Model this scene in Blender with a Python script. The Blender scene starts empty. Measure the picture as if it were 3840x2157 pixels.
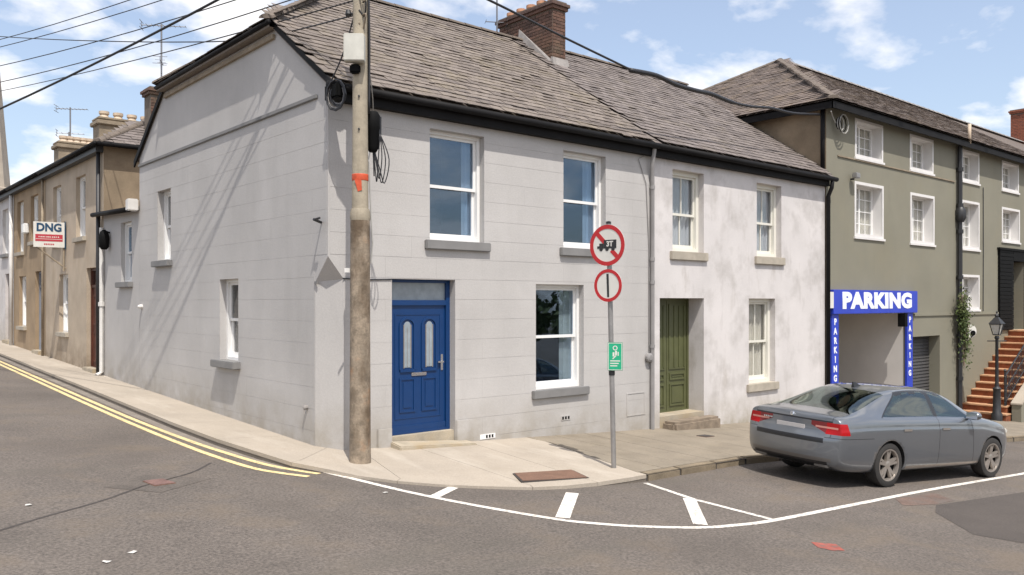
import bpy, bmesh, math, random
from mathutils import Vector, Matrix, Quaternion
random.seed(7)
S = bpy.context.scene
COL = S.collection
V = Vector
# ------------------------------------------------------------------ camera, sky, sun, exposure
cam = bpy.data.objects.new('camera', bpy.data.cameras.new('camera'))
COL.objects.link(cam)
cam.location = (-5.762, -10.733, 2.1)
cam.rotation_euler = (math.radians(90), 0, math.radians(-40.58))
cam.data.lens = 29.55; cam.data.sensor_width = 36; cam.data.shift_y = 0.0142
cam.data.clip_start = 0.1; cam.data.clip_end = 3000
S.camera = cam
LDIR = V((.21, .50, -1.0)).normalized()
SUN_EL = math.asin(-LDIR.z); SUN_ROT = math.atan2(-LDIR.x, -LDIR.y)
sun = bpy.data.objects.new('sun', bpy.data.lights.new('sun', 'SUN'))
COL.objects.link(sun)
sun.data.energy = 3.3; sun.data.angle = math.radians(.55); sun.data.color = (1, .955, .89)
sun.rotation_euler = LDIR.to_track_quat('-Z', 'Y').to_euler()
sun.location = (-12, -20, 40)
W = bpy.data.worlds.new('World'); S.world = W; W.use_nodes = True
def build_world():
    nt = W.node_tree; n = nt.nodes; l = nt.links; n.clear()
    out = n.new('ShaderNodeOutputWorld')
    sky = n.new('ShaderNodeTexSky'); sky.sky_type = 'NISHITA'; sky.sun_disc = False
    sky.sun_elevation = SUN_EL; sky.sun_rotation = SUN_ROT; sky.air_density = 1.0; sky.dust_density = 2.6; sky.ozone_density = 1.3
    bg = n.new('ShaderNodeBackground'); bg.inputs['Strength'].default_value = .135
    l.new(sky.outputs[0], bg.inputs[0])
    tc = n.new('ShaderNodeTexCoord'); sep = n.new('ShaderNodeSeparateXYZ'); l.new(tc.outputs['Generated'], sep.inputs[0])
    az = n.new('ShaderNodeMath'); az.operation = 'MAXIMUM'; az.inputs[1].default_value = 0; l.new(sep.outputs[2], az.inputs[0])
    ad = n.new('ShaderNodeMath'); ad.operation = 'ADD'; ad.inputs[1].default_value = .28; l.new(az.outputs[0], ad.inputs[0])
    dv = n.new('ShaderNodeVectorMath'); dv.operation = 'DIVIDE'; l.new(tc.outputs['Generated'], dv.inputs[0])
    cb = n.new('ShaderNodeCombineXYZ'); 
    for i in range(3): l.new(ad.outputs[0], cb.inputs[i])
    l.new(cb.outputs[0], dv.inputs[1])
    mp = n.new('ShaderNodeMapping'); mp.inputs['Location'].default_value = (10.3, 3.77, 19.06); l.new(dv.outputs[0], mp.inputs[0])
    nz = n.new('ShaderNodeTexNoise'); nz.inputs['Scale'].default_value = 3.4; nz.inputs['Detail'].default_value = 9; nz.inputs['Roughness'].default_value = .53; nz.inputs['Distortion'].default_value = .15
    l.new(mp.outputs[0], nz.inputs[0])
    rp = n.new('ShaderNodeValToRGB'); e = rp.color_ramp.elements
    e[0].position = .470; e[0].color = (0, 0, 0, 1); e[1].position = .605; e[1].color = (1, 1, 1, 1)
    l.new(nz.outputs[0], rp.inputs[0])
    cl = n.new('ShaderNodeBackground'); cl.inputs[0].default_value = (1, .97, .95, 1); cl.inputs[1].default_value = .86
    mul = n.new('ShaderNodeMath'); mul.operation = 'MULTIPLY_ADD'; mul.inputs[1].default_value = .78; mul.inputs[2].default_value = .13; l.new(rp.outputs[0], mul.inputs[0])
    mx = n.new('ShaderNodeMixShader'); l.new(mul.outputs[0], mx.inputs[0]); l.new(bg.outputs[0], mx.inputs[1]); l.new(cl.outputs[0], mx.inputs[2])
    l.new(mx.outputs[0], out.inputs[0])
build_world()
S.view_settings.view_transform = 'Standard'; S.view_settings.look = 'None'
S.view_settings.exposure = .62; S.view_settings.gamma = 1; S.view_settings.use_curve_mapping = False

# ------------------------------------------------------------------ materials
def nodes(name):
    m = bpy.data.materials.new(name); m.use_nodes = True
    nt = m.node_tree
    return m, nt, nt.nodes['Principled BSDF']
def noise(nt, scale, detail=4, rough=.55, vec=None, stretch=None):
    g = nt.nodes.new('ShaderNodeNewGeometry')
    src = g.outputs['Position']
    if stretch:
        mp = nt.nodes.new('ShaderNodeMapping'); mp.inputs['Scale'].default_value = stretch
        nt.links.new(src, mp.inputs[0]); src = mp.outputs[0]
    t = nt.nodes.new('ShaderNodeTexNoise'); t.inputs['Scale'].default_value = scale
    t.inputs['Detail'].default_value = detail; t.inputs['Roughness'].default_value = rough
    nt.links.new(src, t.inputs['Vector']); return t.outputs[0]
def maprange(nt, s, a, b, c, d):
    m = nt.nodes.new('ShaderNodeMapRange'); m.inputs[1].default_value = a; m.inputs[2].default_value = b
    m.inputs[3].default_value = c; m.inputs[4].default_value = d; nt.links.new(s, m.inputs[0]); return m.outputs[0]
def mixc(nt, fac, a, b, mode='MIX'):
    m = nt.nodes.new('ShaderNodeMix'); m.data_type = 'RGBA'; m.blend_type = mode
    for k, x in ((0, fac), (6, a), (7, b)):
        if isinstance(x, (int, float)): m.inputs[k].default_value = x
        elif isinstance(x, tuple): m.inputs[k].default_value = (*x[:3], 1)
        else: nt.links.new(x, m.inputs[k])
    return m.outputs[2]
def M(name, col, rough=.8, var=.12, scale=1.5, fine=0, fscale=60, bump=0, bscale=80, metal=0, spec=.5, stains=(), coat=0, dirt=None):
    m, nt, b = nodes(name)
    c = col
    if var: 
        f = maprange(nt, noise(nt, scale), .3, .7, 1 - var, 1 + var)
        g = nt.nodes.new('ShaderNodeCombineColor')
        for i in range(3): nt.links.new(f, g.inputs[i])
        c = mixc(nt, 1.0, c, g.outputs[0], 'MULTIPLY')
    if fine:
        f = maprange(nt, noise(nt, fscale, 2), .3, .7, 1 - fine, 1 + fine)
        g = nt.nodes.new('ShaderNodeCombineColor')
        for i in range(3): nt.links.new(f, g.inputs[i])
        c = mixc(nt, 1.0, c, g.outputs[0], 'MULTIPLY')
    for (scol, ssc, lo, hi, amt, stretch) in stains:
        f = maprange(nt, noise(nt, ssc, 5, .6, stretch=stretch), lo, hi, 0, amt)
        c = mixc(nt, f, c, scol)
    if dirt:      # splash dirt along the foot of a wall
        g = nt.nodes.new('ShaderNodeNewGeometry'); dp = nt.nodes.new('ShaderNodeVectorMath'); dp.operation = 'DOT_PRODUCT'; dp.inputs[1].default_value = (.055, -.028, 1)
        nt.links.new(g.outputs['Position'], dp.inputs[0]); h = maprange(nt, dp.outputs['Value'], .0, .75, 1, 0)
        f = maprange(nt, noise(nt, 2.2, 6, .65), .30, .62, 0, .85); mu = nt.nodes.new('ShaderNodeMath'); mu.operation = 'MULTIPLY'
        nt.links.new(h, mu.inputs[0]); nt.links.new(f, mu.inputs[1]); c = mixc(nt, mu.outputs[0], c, dirt)
    if isinstance(c, tuple): b.inputs['Base Color'].default_value = (*c, 1)
    else: nt.links.new(c, b.inputs['Base Color'])
    b.inputs['Roughness'].default_value = rough; b.inputs['Metallic'].default_value = metal
    b.inputs['Specular IOR Level'].default_value = spec; b.inputs['Coat Weight'].default_value = coat
    if bump:
        bp = nt.nodes.new('ShaderNodeBump'); bp.inputs['Strength'].default_value = bump; bp.inputs['Distance'].default_value = .02
        nt.links.new(noise(nt, bscale, 3), bp.inputs['Height']); nt.links.new(bp.outputs[0], b.inputs['Normal'])
    return m
def slate_mat(name, a, b_, lichen, lam):
    m, nt, b = nodes(name)
    oi = nt.nodes.new('ShaderNodeObjectInfo'); g = nt.nodes.new('ShaderNodeNewGeometry')
    ad = nt.nodes.new('ShaderNodeMath'); ad.operation = 'ADD'; nt.links.new(oi.outputs['Random'], ad.inputs[0]); nt.links.new(g.outputs['Random Per Island'], ad.inputs[1])
    fr = nt.nodes.new('ShaderNodeMath'); fr.operation = 'FRACT'; nt.links.new(ad.outputs[0], fr.inputs[0])
    c = mixc(nt, fr.outputs[0], a, b_)
    f2 = maprange(nt, fr.outputs[0], .86, 1, 0, .55); c = mixc(nt, f2, c, (.05, .04, .04))
    f = maprange(nt, noise(nt, 1.7, 7, .7), .50, .72, 0, lam * .8); c = mixc(nt, f, c, lichen)
    f = maprange(nt, noise(nt, 14, 4, .6), .35, .7, .78, 1.18); k = nt.nodes.new('ShaderNodeCombineColor')
    for i in range(3): nt.links.new(f, k.inputs[i])
    c = mixc(nt, 1.0, c, k.outputs[0], 'MULTIPLY')
    nt.links.new(c, b.inputs['Base Color']); b.inputs['Roughness'].default_value = .75
    bp = nt.nodes.new('ShaderNodeBump'); bp.inputs['Strength'].default_value = .4; bp.inputs['Distance'].default_value = .02
    nt.links.new(noise(nt, 25, 3), bp.inputs['Height']); nt.links.new(bp.outputs[0], b.inputs['Normal'])
    return m
def glass_mat(name, tint, f0=.06, gl=(1, 1, 1)):
    m = bpy.data.materials.new(name); m.use_nodes = True; nt = m.node_tree; n = nt.nodes; n.clear()
    o = n.new('ShaderNodeOutputMaterial'); t = n.new('ShaderNodeBsdfTransparent'); t.inputs[0].default_value = (*tint, 1)
    g = n.new('ShaderNodeBsdfGlossy'); g.inputs['Roughness'].default_value = .012; g.inputs[0].default_value = (*gl, 1)
    lw = n.new('ShaderNodeLayerWeight'); lw.inputs[0].default_value = .5
    pw = n.new('ShaderNodeMath'); pw.operation = 'POWER'; pw.inputs[1].default_value = 5; nt.links.new(lw.outputs['Facing'], pw.inputs[0])
    f = maprange(nt, pw.outputs[0], 0, 1, f0, 1)
    x = n.new('ShaderNodeMixShader'); nt.links.new(f, x.inputs[0]); nt.links.new(t.outputs[0], x.inputs[1]); nt.links.new(g.outputs[0], x.inputs[2])
    nt.links.new(x.outputs[0], o.inputs[0]); return m
GREYP = (.43, .412, .395)
m_grey = M('grey_render', GREYP, .85, .07, .8, .05, 45, .12, 60, stains=(((.33, .315, .30), 1.3, .52, .75, .40, (1, 1, .3)), ((.47, .455, .44), .8, .55, .75, .4, None), ((.30, .28, .26), 3.5, .6, .8, .3, (1, 1, .25))), dirt=(.29, .26, .215))
m_greysill = M('grey_sill_paint', (.19, .185, .18), .7, .1, 3)
m_white = M('white_render', (.56, .53, .515), .85, .08, .9, .06, 45, .15, 50, stains=(((.30, .275, .25), 1.25, .50, .72, .62, None), ((.26, .22, .17), 2.4, .58, .76, .45, (1, 1, .35)), ((.36, .33, .31), 4, .56, .75, .5, (1, 1, .28))), dirt=(.30, .265, .20))
m_green = M('green_render', (.200, .188, .142), .85, .08, .7, .04, 50, .12, 60, stains=(((.22, .195, .13), .5, .5, .75, .5, None), ((.12, .11, .085), 1.6, .6, .82, .35, (1, 1, .3))))
m_beige = M('beige_render', (.42, .345, .262), .9, .14, 1.2, .06, 40, .2, 50, stains=(((.28, .20, .125), 1.0, .5, .75, .55, (1, 1, .4)),), dirt=(.15, .11, .07))
m_brown = M('brown_render', (.31, .225, .14), .9, .16, 1.3, .06, 40, .2, 50, stains=(((.12, .085, .05), 1.0, .5, .78, .5, (1, 1, .4)),))
m_brownend = M('brown_end_render', (.23, .175, .115), .9, .18, 1.4, .06, 40, .2, 50, stains=(((.11, .075, .045), .9, .48, .7, .6, None),))
m_pvc = M('white_frame', (.74, .73, .71), .35, .02, 4)
m_cream = M('cream_paint', (.66, .64, .57), .5, .04, 4)
m_revealw = M('white_reveal', (.64, .62, .60), .7, .05, 3)
m_sillstone = M('sill_stone', (.36, .32, .26), .8, .15, 5)
m_black = M('black_paint', (.006, .006, .006), .7, .1, 4, spec=.1)
m_blackm = M('black_iron', (.02, .02, .022), .5, .2, 9)
m_gutter = M('black_gutter', (.012, .0115, .012), .65, .2, 3, spec=.12)
m_greypipe = M('grey_pipe', (.24, .23, .225), .6, .1, 5)
m_whitepipe = M('white_pipe', (.6, .58, .55), .5, .08, 5)
m_slate = slate_mat('brown_slate', (.128, .104, .089), (.205, .170, .143), (.19, .155, .085), .6)
m_slate2 = slate_mat('grey_slate', (.122, .101, .092), (.192, .162, .148), (.17, .14, .085), .45)
m_slate3 = slate_mat('dark_slate', (.102, .079, .066), (.172, .133, .111), (.19, .135, .06), .55)
m_ridge = M('ridge_tile', (.125, .10, .08), .85, .2, 4, .1, 30)
m_lead = M('cement_fillet', (.27, .25, .235), .85, .2, 6)
m_brick = slate_mat('red_brick', (.065, .034, .024), (.15, .075, .05), (.13, .105, .06), .55)
m_mortar = M('mortar', (.14, .115, .09), .95, .2, 8)
m_redbrick = slate_mat('plain_red_brick', (.23, .07, .035), (.28, .09, .05), (.2, .09, .05), .2)
m_pot = M('clay_pot', (.42, .22, .13), .85, .2, 6)
m_potpale = M('pale_pot', (.50, .40, .30), .85, .2, 6)
m_stack = M('stack_render', (.26, .21, .15), .9, .2, 2.5, .1, 30, .2, 40, stains=(((.12, .09, .06), 2, .5, .75, .6, None),))
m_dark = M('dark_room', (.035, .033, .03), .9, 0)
m_curt = M('net_curtain', (.66, .64, .56), .9, .06, 3)
m_curt2 = M('blue_grey_curtain', (.46, .50, .54), .9, .06, 3)
m_olive = M('olive_blind', (.055, .05, .028), .9, .25, 12)
m_glass = glass_mat('window_glass', (.80, .86, .92), .10, (.66, .82, 1.0))
m_glass2 = glass_mat('old_window_glass', (.9, .9, .9), .05)
m_frost = M('frosted_glass', (.26, .30, .33), .25, .15, 6, spec=.6)
m_doorblue = M('blue_door_paint', (.002, .032, .122), .38, .06, 6, spec=.5)
m_doorgreen = M('green_door_paint', (.082, .088, .036), .5, .12, 4)
m_doorred = M('brown_door_wood', (.075, .022, .012), .5, .3, 5, stains=())
m_doorgrey = M('grey_door_paint', (.22, .23, .26), .5, .1, 5)
m_chrome = M('chrome', (.75, .75, .76), .18, 0, metal=1)
m_step = M('step_concrete', (.36, .31, .235), .9, .2, 4, .1, 60, stains=(((.27, .19, .09), 2, .5, .7, .6, None),))
m_stonestep = M('worn_step_stone', (.21, .165, .12), .85, .3, 6, .1, 50, .3, 40)
m_asph = M('asphalt', (.122, .103, .088), .88, .18, .55, .38, 36, .6, 110, stains=(((.085, .070, .058), .35, .5, .7, .65, None), ((.145, .112, .080), 1.1, .52, .72, .6, None), ((.10, .088, .072), .8, .55, .7, .5, (.3, 1.6, 1))))
m_asphd = M('dark_asphalt', (.070, .058, .050), .88, .15, 1, .25, 60, .5, 160)
m_asphm = M('worn_asphalt_patch', (.095, .080, .068), .88, .2, 2, .3, 40, .5, 120, stains=(((.122, .103, .088), 3, .45, .65, .7, None),))
m_gut = M('road_gutter', (.19, .165, .14), .9, .2, 2.5, .15, 50)
m_crack = M('sealed_crack', (.05, .042, .038), .9, .2, 5)
m_conc = M('new_concrete', (.345, .298, .242), .9, .09, 1.1, .10, 50, .2, 70, stains=(((.29, .245, .19), 1.4, .52, .75, .5, None), ((.24, .20, .15), 5, .62, .75, .35, None), ((.46, .41, .345), .9, .55, .7, .5, (2.2, .5, 1))))
m_oldconc = M('old_concrete', (.215, .182, .138), .9, .14, 1.6, .12, 40, .3, 60, stains=(((.15, .122, .085), 1.2, .52, .75, .55, None), ((.25, .21, .15), 2.5, .55, .75, .5, None)))
m_kerb = M('kerb_concrete', (.32, .28, .23), .9, .15, 3, .1, 40)
m_kerbface = M('kerb_face', (.15, .125, .10), .9, .2, 3, .12, 40)
m_granite = M('kerb_stone', (.19, .15, .10), .85, .2, 4, .15, 50, .3, 50)
m_lineW = M('white_road_paint', (.66, .62, .56), .75, .06, 4, .10, 60, stains=(((.20, .17, .15), 22, .53, .62, .75, None), ((.40, .36, .31), 1.5, .5, .7, .5, None)))
m_lineY = M('yellow_road_paint', (.66, .52, .26), .8, .08, 3, .1, 60, stains=(((.20, .16, .11), 20, .53, .64, .7, None), ((.36, .29, .18), 1.3, .5, .7, .5, None)))
m_iron = M('rusty_cover', (.155, .085, .055), .75, .15, 5, .2, 70, .3, 60)
m_ironred = M('rust_red_cover', (.15, .085, .072), .8, .25, 6, .2, 50)
m_roadbrown = M('brown_road_patch', (.125, .082, .064), .88, .2, 3, .3, 40, stains=(((.115, .098, .085), 4, .42, .62, .8, None),))
m_redpaint = M('red_spray_paint', (.28, .07, .05), .85, .3, 9, stains=(((.12, .09, .08), 14, .45, .62, .8, None),))
m_poleL = M('dark_pole_wood', (.245, .195, .142), .85, .4, 7, .15, 40, .3, 40, stains=(((.075, .045, .022), 3, .48, .66, .75, (1, 1, .45)), ((.29, .24, .18), 2.4, .55, .72, .6, (1, 1, .5)), ((.23, .10, .03), 3.5, .6, .75, .6, None)))
m_poleU = M('pale_pole_wood', (.32, .275, .205), .8, .16, 6, .06, 40, .2, 40, stains=(((.20, .165, .11), 5, .55, .75, .4, (3, 3, .3)),))
m_cable = M('black_cable', (.014, .014, .017), .5, 0)
m_cablep = M('pale_cable', (.32, .31, .29), .6, 0)
m_box = M('pale_box_paint', (.48, .47, .42), .6, .1, 8)
m_orange = M('orange_tape', (.50, .07, .022), .6, .2, 14)
m_steel = M('galvanised_steel', (.30, .29, .28), .45, .15, 7, metal=.55)
m_red = M('sign_red', (.44, .018, .022), .45, .04, 6)
m_signw = M('sign_white', (.62, .60, .55), .45, .05, 4)
m_signblk = M('sign_black', (.02, .022, .022), .5, 0)
m_signgrn = M('sign_green', (.01, .33, .17), .5, .08, 12)
m_blue = M('sign_blue', (.018, .045, .42), .5, .06, 2)
m_lett = M('sign_lettering', (.78, .80, .84), .5, 0)
m_navy = M('board_navy', (.008, .05, .11), .5, 0)
m_crim = M('board_red', (.42, .035, .05), .5, 0)
m_brickstep = M('red_step_tile', (.215, .062, .022), .8, .25, 6, .15, 40, stains=(((.10, .04, .02), 4, .52, .72, .6, None),))
m_nosing = M('step_nosing', (.46, .27, .15), .8, .2, 6, stains=(((.26, .12, .06), 5, .52, .72, .5, None),))
m_shut = M('shutter_metal', (.055, .052, .052), .5, .1, 4)
m_passage = M('passage_wall', (.60, .565, .53), .85, .07, 1.2)
m_leaf = slate_mat('ivy_leaf', (.035, .06, .012), (.10, .13, .03), (.16, .13, .05), .5)
m_stone = M('church_stone', (.36, .31, .25), .9, .15, 1)
m_litter = M('litter_paper', (.50, .48, .45), .8, .05, 20)
m_alu = M('aerial_metal', (.20, .20, .21), .45, 0, metal=.5)
m_tyre = M('tyre_rubber', (.025, .023, .021), .85, .15, 12)
m_rim = M('alloy', (.42, .38, .34), .35, .08, 12, metal=.7)
m_well = M('wheel_well', (.008, .008, .008), .95, 0)
m_paint = M('steel_blue_paint', (.16, .172, .188), .28, .03, 2, metal=.6, coat=1)
m_trim = M('dark_trim', (.014, .014, .016), .35, 0)
m_trimg = M('satin_trim', (.16, .15, .14), .4, 0, metal=.5)
m_plate = M('number_plate', (.42, .40, .39), .45, .08, 14)
m_tail = M('tail_lens', (.33, .004, .006), .25, 0, spec=.3)
m_tailw = M('pale_lens', (.50, .22, .18), .25, 0, spec=.4)
m_taild = M('smoked_lens', (.16, .02, .022), .2, 0, spec=.4)
m_lampg = M('lamp_glass', (.55, .53, .48), .2, .1, 9)
m_carglass = glass_mat('car_glass', (.22, .30, .27), .16, (.88, .97, .94))
m_seat = M('car_seat', (.16, .15, .13), .8, 0)

# ------------------------------------------------------------------ helpers
def gx_(x):
    if x < -8: x = -8
    if x <= 14: return -.055 * x
    if x <= 22: return -.77 - .083 * (x - 14)
    return -1.434 - .05 * (min(x, 45) - 22)
def gz(x, y): return gx_(x) + .028 * max(-30, min(60, y))
class Fac:
    def __init__(s, O, U, N, Z=(0, 0, 1)):
        s.O = V(O); s.U = V(U); s.N = V(N); s.Z = V(Z)
    def p(s, u, z, d=0): return s.O + s.U * u + s.Z * z + s.N * d
    def mat(s, u, z, d=0):
        m = Matrix((s.U, s.Z, s.N)).transposed().to_4x4(); m.translation = s.p(u, z, d); return m
FR = Fac((0, 0, 0), (1, 0, 0), (0, -1, 0))
LF = Fac((0, 0, 0), (0, 1, 0), (-1, 0, 0))
WORLD = Fac((0, 0, 0), (1, 0, 0), (0, -1, 0))
class MB:
    def __init__(s): s.v = []; s.f = []; s.mi = []
    def add(s, vs, fs, mi=0):
        b = len(s.v); s.v += [tuple(x) for x in vs]; s.f += [[b + i for i in f] for f in fs]; s.mi += [mi] * len(fs); return s
    def poly(s, *pts, mi=0): return s.add(pts, [list(range(len(pts)))], mi)
    def hexa(s, p, mi=0):
        return s.add(p, [(0, 3, 2, 1), (4, 5, 6, 7), (0, 1, 5, 4), (1, 2, 6, 5), (2, 3, 7, 6), (3, 0, 4, 7)], mi)
    def box(s, a, b, mi=0):
        (x0, y0, z0), (x1, y1, z1) = a, b
        return s.hexa([(x0, y0, z0), (x1, y0, z0), (x1, y1, z0), (x0, y1, z0), (x0, y0, z1), (x1, y0, z1), (x1, y1, z1), (x0, y1, z1)], mi)
    def fbox(s, F, u0, u1, z0, z1, d0, d1, mi=0):
        return s.hexa([F.p(u0, z0, d0), F.p(u1, z0, d0), F.p(u1, z0, d1), F.p(u0, z0, d1), F.p(u0, z1, d0), F.p(u1, z1, d0), F.p(u1, z1, d1), F.p(u0, z1, d1)], mi)
    def tube(s, pts, r, n=6, mi=0, caps=True):
        pts = [V(p) for p in pts]; rr = r if isinstance(r, (list, tuple)) else [r] * len(pts)
        vs = []; prev = None
        for i, p in enumerate(pts):
            t = (pts[min(i + 1, len(pts) - 1)] - pts[max(i - 1, 0)]).normalized()
            if prev is None:
                a = t.orthogonal().normalized()
            else:
                a = (prev - t * prev.dot(t)); a = a.normalized() if a.length > 1e-6 else t.orthogonal().normalized()
            prev = a; b = t.cross(a)
            for k in range(n):
                w = 2 * math.pi * k / n; vs.append(p + (a * math.cos(w) + b * math.sin(w)) * rr[i])
        fs = [(i * n + k, i * n + (k + 1) % n, (i + 1) * n + (k + 1) % n, (i + 1) * n + k) for i in range(len(pts) - 1) for k in range(n)]
        if caps: fs += [list(range(n))[::-1], list(range((len(pts) - 1) * n, len(pts) * n))]
        return s.add(vs, fs, mi)
    def lathe(s, c, prof, n=16, axis=(0, 0, 1), mi=0, caps=True):
        ax = V(axis).normalized(); a = ax.orthogonal().normalized(); b = ax.cross(a); c = V(c)
        vs = [c + ax * z + (a * math.cos(2 * math.pi * k / n) + b * math.sin(2 * math.pi * k / n)) * r for r, z in prof for k in range(n)]
        fs = [(i * n + k, i * n + (k + 1) % n, (i + 1) * n + (k + 1) % n, (i + 1) * n + k) for i in range(len(prof) - 1) for k in range(n)]
        if caps: fs += [list(range(n))[::-1], list(range((len(prof) - 1) * n, len(prof) * n))]
        return s.add(vs, fs, mi)
    def mesh(s, name, mats, smooth=False, bevel=0, fix=True):
        me = bpy.data.meshes.new(name); me.from_pydata(s.v, [], s.f)
        for m in (mats if isinstance(mats, (list, tuple)) else [mats]): me.materials.append(m)
        if any(s.mi): me.polygons.foreach_set('material_index', s.mi)
        bm = bmesh.new(); bm.from_mesh(me)
        if fix: bmesh.ops.recalc_face_normals(bm, faces=bm.faces)
        if bevel:
            bmesh.ops.bevel(bm, geom=bm.edges[:], offset=bevel, segments=2, affect='EDGES', clamp_overlap=True)
        bm.to_mesh(me); bm.free()
        if smooth: me.polygons.foreach_set('use_smooth', [True] * len(me.polygons))
        me.update(); return me
    def build(s, name, mats, parent=None, smooth=False, bevel=0, fix=True, local=False, angle=None):
        me = s.mesh(name, mats, smooth, bevel, fix)
        if smooth and angle: me.set_sharp_from_angle(angle=math.radians(angle))
        return link(name, me, parent, local)
def link(name, me, parent=None, local=False):
    o = bpy.data.objects.new(name, me); COL.objects.link(o)
    if parent:
        o.parent = parent
        if not local and parent.type == 'EMPTY': o.matrix_parent_inverse = Matrix.Translation(-parent.location)
    return o
def tag(o, label=None, cat=None, group=None, kind=None):
    if label: o['label'] = label
    if cat: o['category'] = cat
    if group: o['group'] = group
    if kind: o['kind'] = kind
    return o
def thing(name, label, cat, loc=(0, 0, 0), group=None):
    o = bpy.data.objects.new(name, None); COL.objects.link(o); o.location = loc; o.empty_display_size = .3
    return tag(o, label, cat, group)
def text_mesh(txt, size, bold=.012, sx=1.0, depth=.004, spacing=1.0):
    cu = bpy.data.curves.new('lettering', 'FONT'); cu.body = txt; cu.size = size; cu.offset = bold; cu.extrude = depth
    cu.align_x = 'CENTER'; cu.align_y = 'CENTER'; cu.space_character = spacing; cu.resolution_u = 3
    o = bpy.data.objects.new('lettering', cu); COL.objects.link(o)
    dg = bpy.context.evaluated_depsgraph_get(); me = bpy.data.meshes.new_from_object(o.evaluated_get(dg))
    bpy.data.objects.remove(o); bpy.data.curves.remove(cu)
    me.transform(Matrix.Diagonal((sx, 1, 1, 1))); return me
def cells(u0, u1, z0, z1, holes):
    us = sorted({u0, u1, *[min(max(h[i], u0), u1) for h in holes for i in (0, 1)]})
    zs = sorted({z0, z1, *[min(max(h[i], z0), z1) for h in holes for i in (2, 3)]})
    for a, b in zip(us, us[1:]):
        for c, d in zip(zs, zs[1:]):
            if b - a < 1e-5 or d - c < 1e-5: continue
            um, zm = (a + b) / 2, (c + d) / 2
            if not any(h[0] < um < h[1] and h[2] < zm < h[3] for h in holes): yield a, b, c, d
def wall(mb, F, u0, u1, z0, z1, holes, mi=0, rmi=0):
    for a, b, c, d in cells(u0, u1, z0, z1, holes):
        mb.poly(F.p(a, c), F.p(b, c), F.p(b, d), F.p(a, d), mi=mi)
    for h in holes:
        a, b, c, d, dp = h[:5]
        for (p, q) in (((a, c), (a, d)), ((b, c), (b, d)), ((a, c), (b, c)), ((a, d), (b, d))):
            mb.poly(F.p(*p), F.p(*q), F.p(*q, -dp), F.p(*p, -dp), mi=rmi)
def curtain(F, u0, u1, z0, z1, d, mat, parent):
    mb = MB(); n = 24
    for i in range(n):
        a = u0 + (u1 - u0) * i / n; b = u0 + (u1 - u0) * (i + 1) / n
        da = d + .03 * math.sin(i * 1.9); db = d + .03 * math.sin((i + 1) * 1.9)
        mb.poly(F.p(a, z0, da), F.p(b, z0, db), F.p(b, z1, db), F.p(a, z1, da))
    return mb.build('curtain', mat, parent, smooth=True)
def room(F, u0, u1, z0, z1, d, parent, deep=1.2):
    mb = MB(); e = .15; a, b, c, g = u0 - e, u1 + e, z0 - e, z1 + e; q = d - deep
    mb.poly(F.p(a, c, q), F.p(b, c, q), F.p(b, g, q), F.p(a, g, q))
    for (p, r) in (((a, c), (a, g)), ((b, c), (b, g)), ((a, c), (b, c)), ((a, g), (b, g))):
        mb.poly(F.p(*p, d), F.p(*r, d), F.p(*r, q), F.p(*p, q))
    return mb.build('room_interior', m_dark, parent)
def frame_rect(mb, F, u0, u1, z0, z1, w, d0, d1, wb=None, wt=None):
    wb = wb or w; wt = wt or w
    mb.fbox(F, u0, u0 + w, z0, z1, d0, d1); mb.fbox(F, u1 - w, u1, z0, z1, d0, d1)
    mb.fbox(F, u0 + w, u1 - w, z0, z0 + wb, d0 + .001, d1 - .001); mb.fbox(F, u0 + w, u1 - w, z1 - wt, z1, d0 + .001, d1 - .001)
def sash_window(house, F, u0, u1, z0, z1, depth, mframe, msill, bars=0, gm=None, fw=.055, mid=.5, sill=(.1, .07, .14), cur=None, sash_cur=None):
    """frame in the opening with two sashes; sill = overhang, projection, height"""
    gm = gm or m_glass
    d = -depth
    mb = MB(); frame_rect(mb, F, u0, u1, z0, z1, fw, d - .10, d)
    w = mb.build('window', mframe, house)
    zm = z0 + (z1 - z0) * mid
    for k, (a, b, dd) in enumerate(((zm - .025, z1 - fw, d - .045), (z0 + fw, zm + .025, d - .085))):
        mb = MB(); frame_rect(mb, F, u0 + fw + .001, u1 - fw - .001, a, b, .045, dd - .035, dd, wb=.05 if k == 0 else .075)
        sh = mb.build('sash', mframe, w)
        mb = MB(); mb.fbox(F, u0 + fw + .044, u1 - fw - .044, a + .045, b - .04, dd - .022, dd - .016); mb.build('pane', gm, w)
        if bars:
            mb = MB(); um = (u0 + u1) / 2; mb.fbox(F, um - .012, um + .012, a + .049, b - .044, dd - .030, dd - .004); mb.build('glazing_bar', mframe, w)
    if sill:
        mb = MB(); mb.fbox(F, u0 - sill[0], u1 + sill[0], z0 - sill[2], z0 + .004, -depth + .002, sill[1])
        mb.build('sill', msill, w, bevel=.012)
    if cur:
        curtain(F, u1 - (u1 - u0) * cur[0], u1 - .04, z0 + .05, z1 - .05, d - .16, cur[1], w)
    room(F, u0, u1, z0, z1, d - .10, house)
    return w
def sheet(name, mat, pts, dz, parent=None, mb=None):
    m = mb or MB(); m.poly(*[(x, y, gz(x, y) + dz) for x, y in pts])
    return None if mb else m.build(name, mat, parent)
def ribbon(mb, pts, w, dz):
    P = [V((x, y)) for x, y in pts]; L = []; R_ = []
    for i, p in enumerate(P):
        t = (P[min(i + 1, len(P) - 1)] - P[max(i - 1, 0)]).normalized(); nn = V((-t.y, t.x)) * (w / 2)
        L.append(p + nn); R_.append(p - nn)
    for i in range(len(P) - 1):
        mb.poly(*[(q.x, q.y, gz(q.x, q.y) + dz) for q in (L[i], L[i + 1], R_[i + 1], R_[i])])
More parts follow.
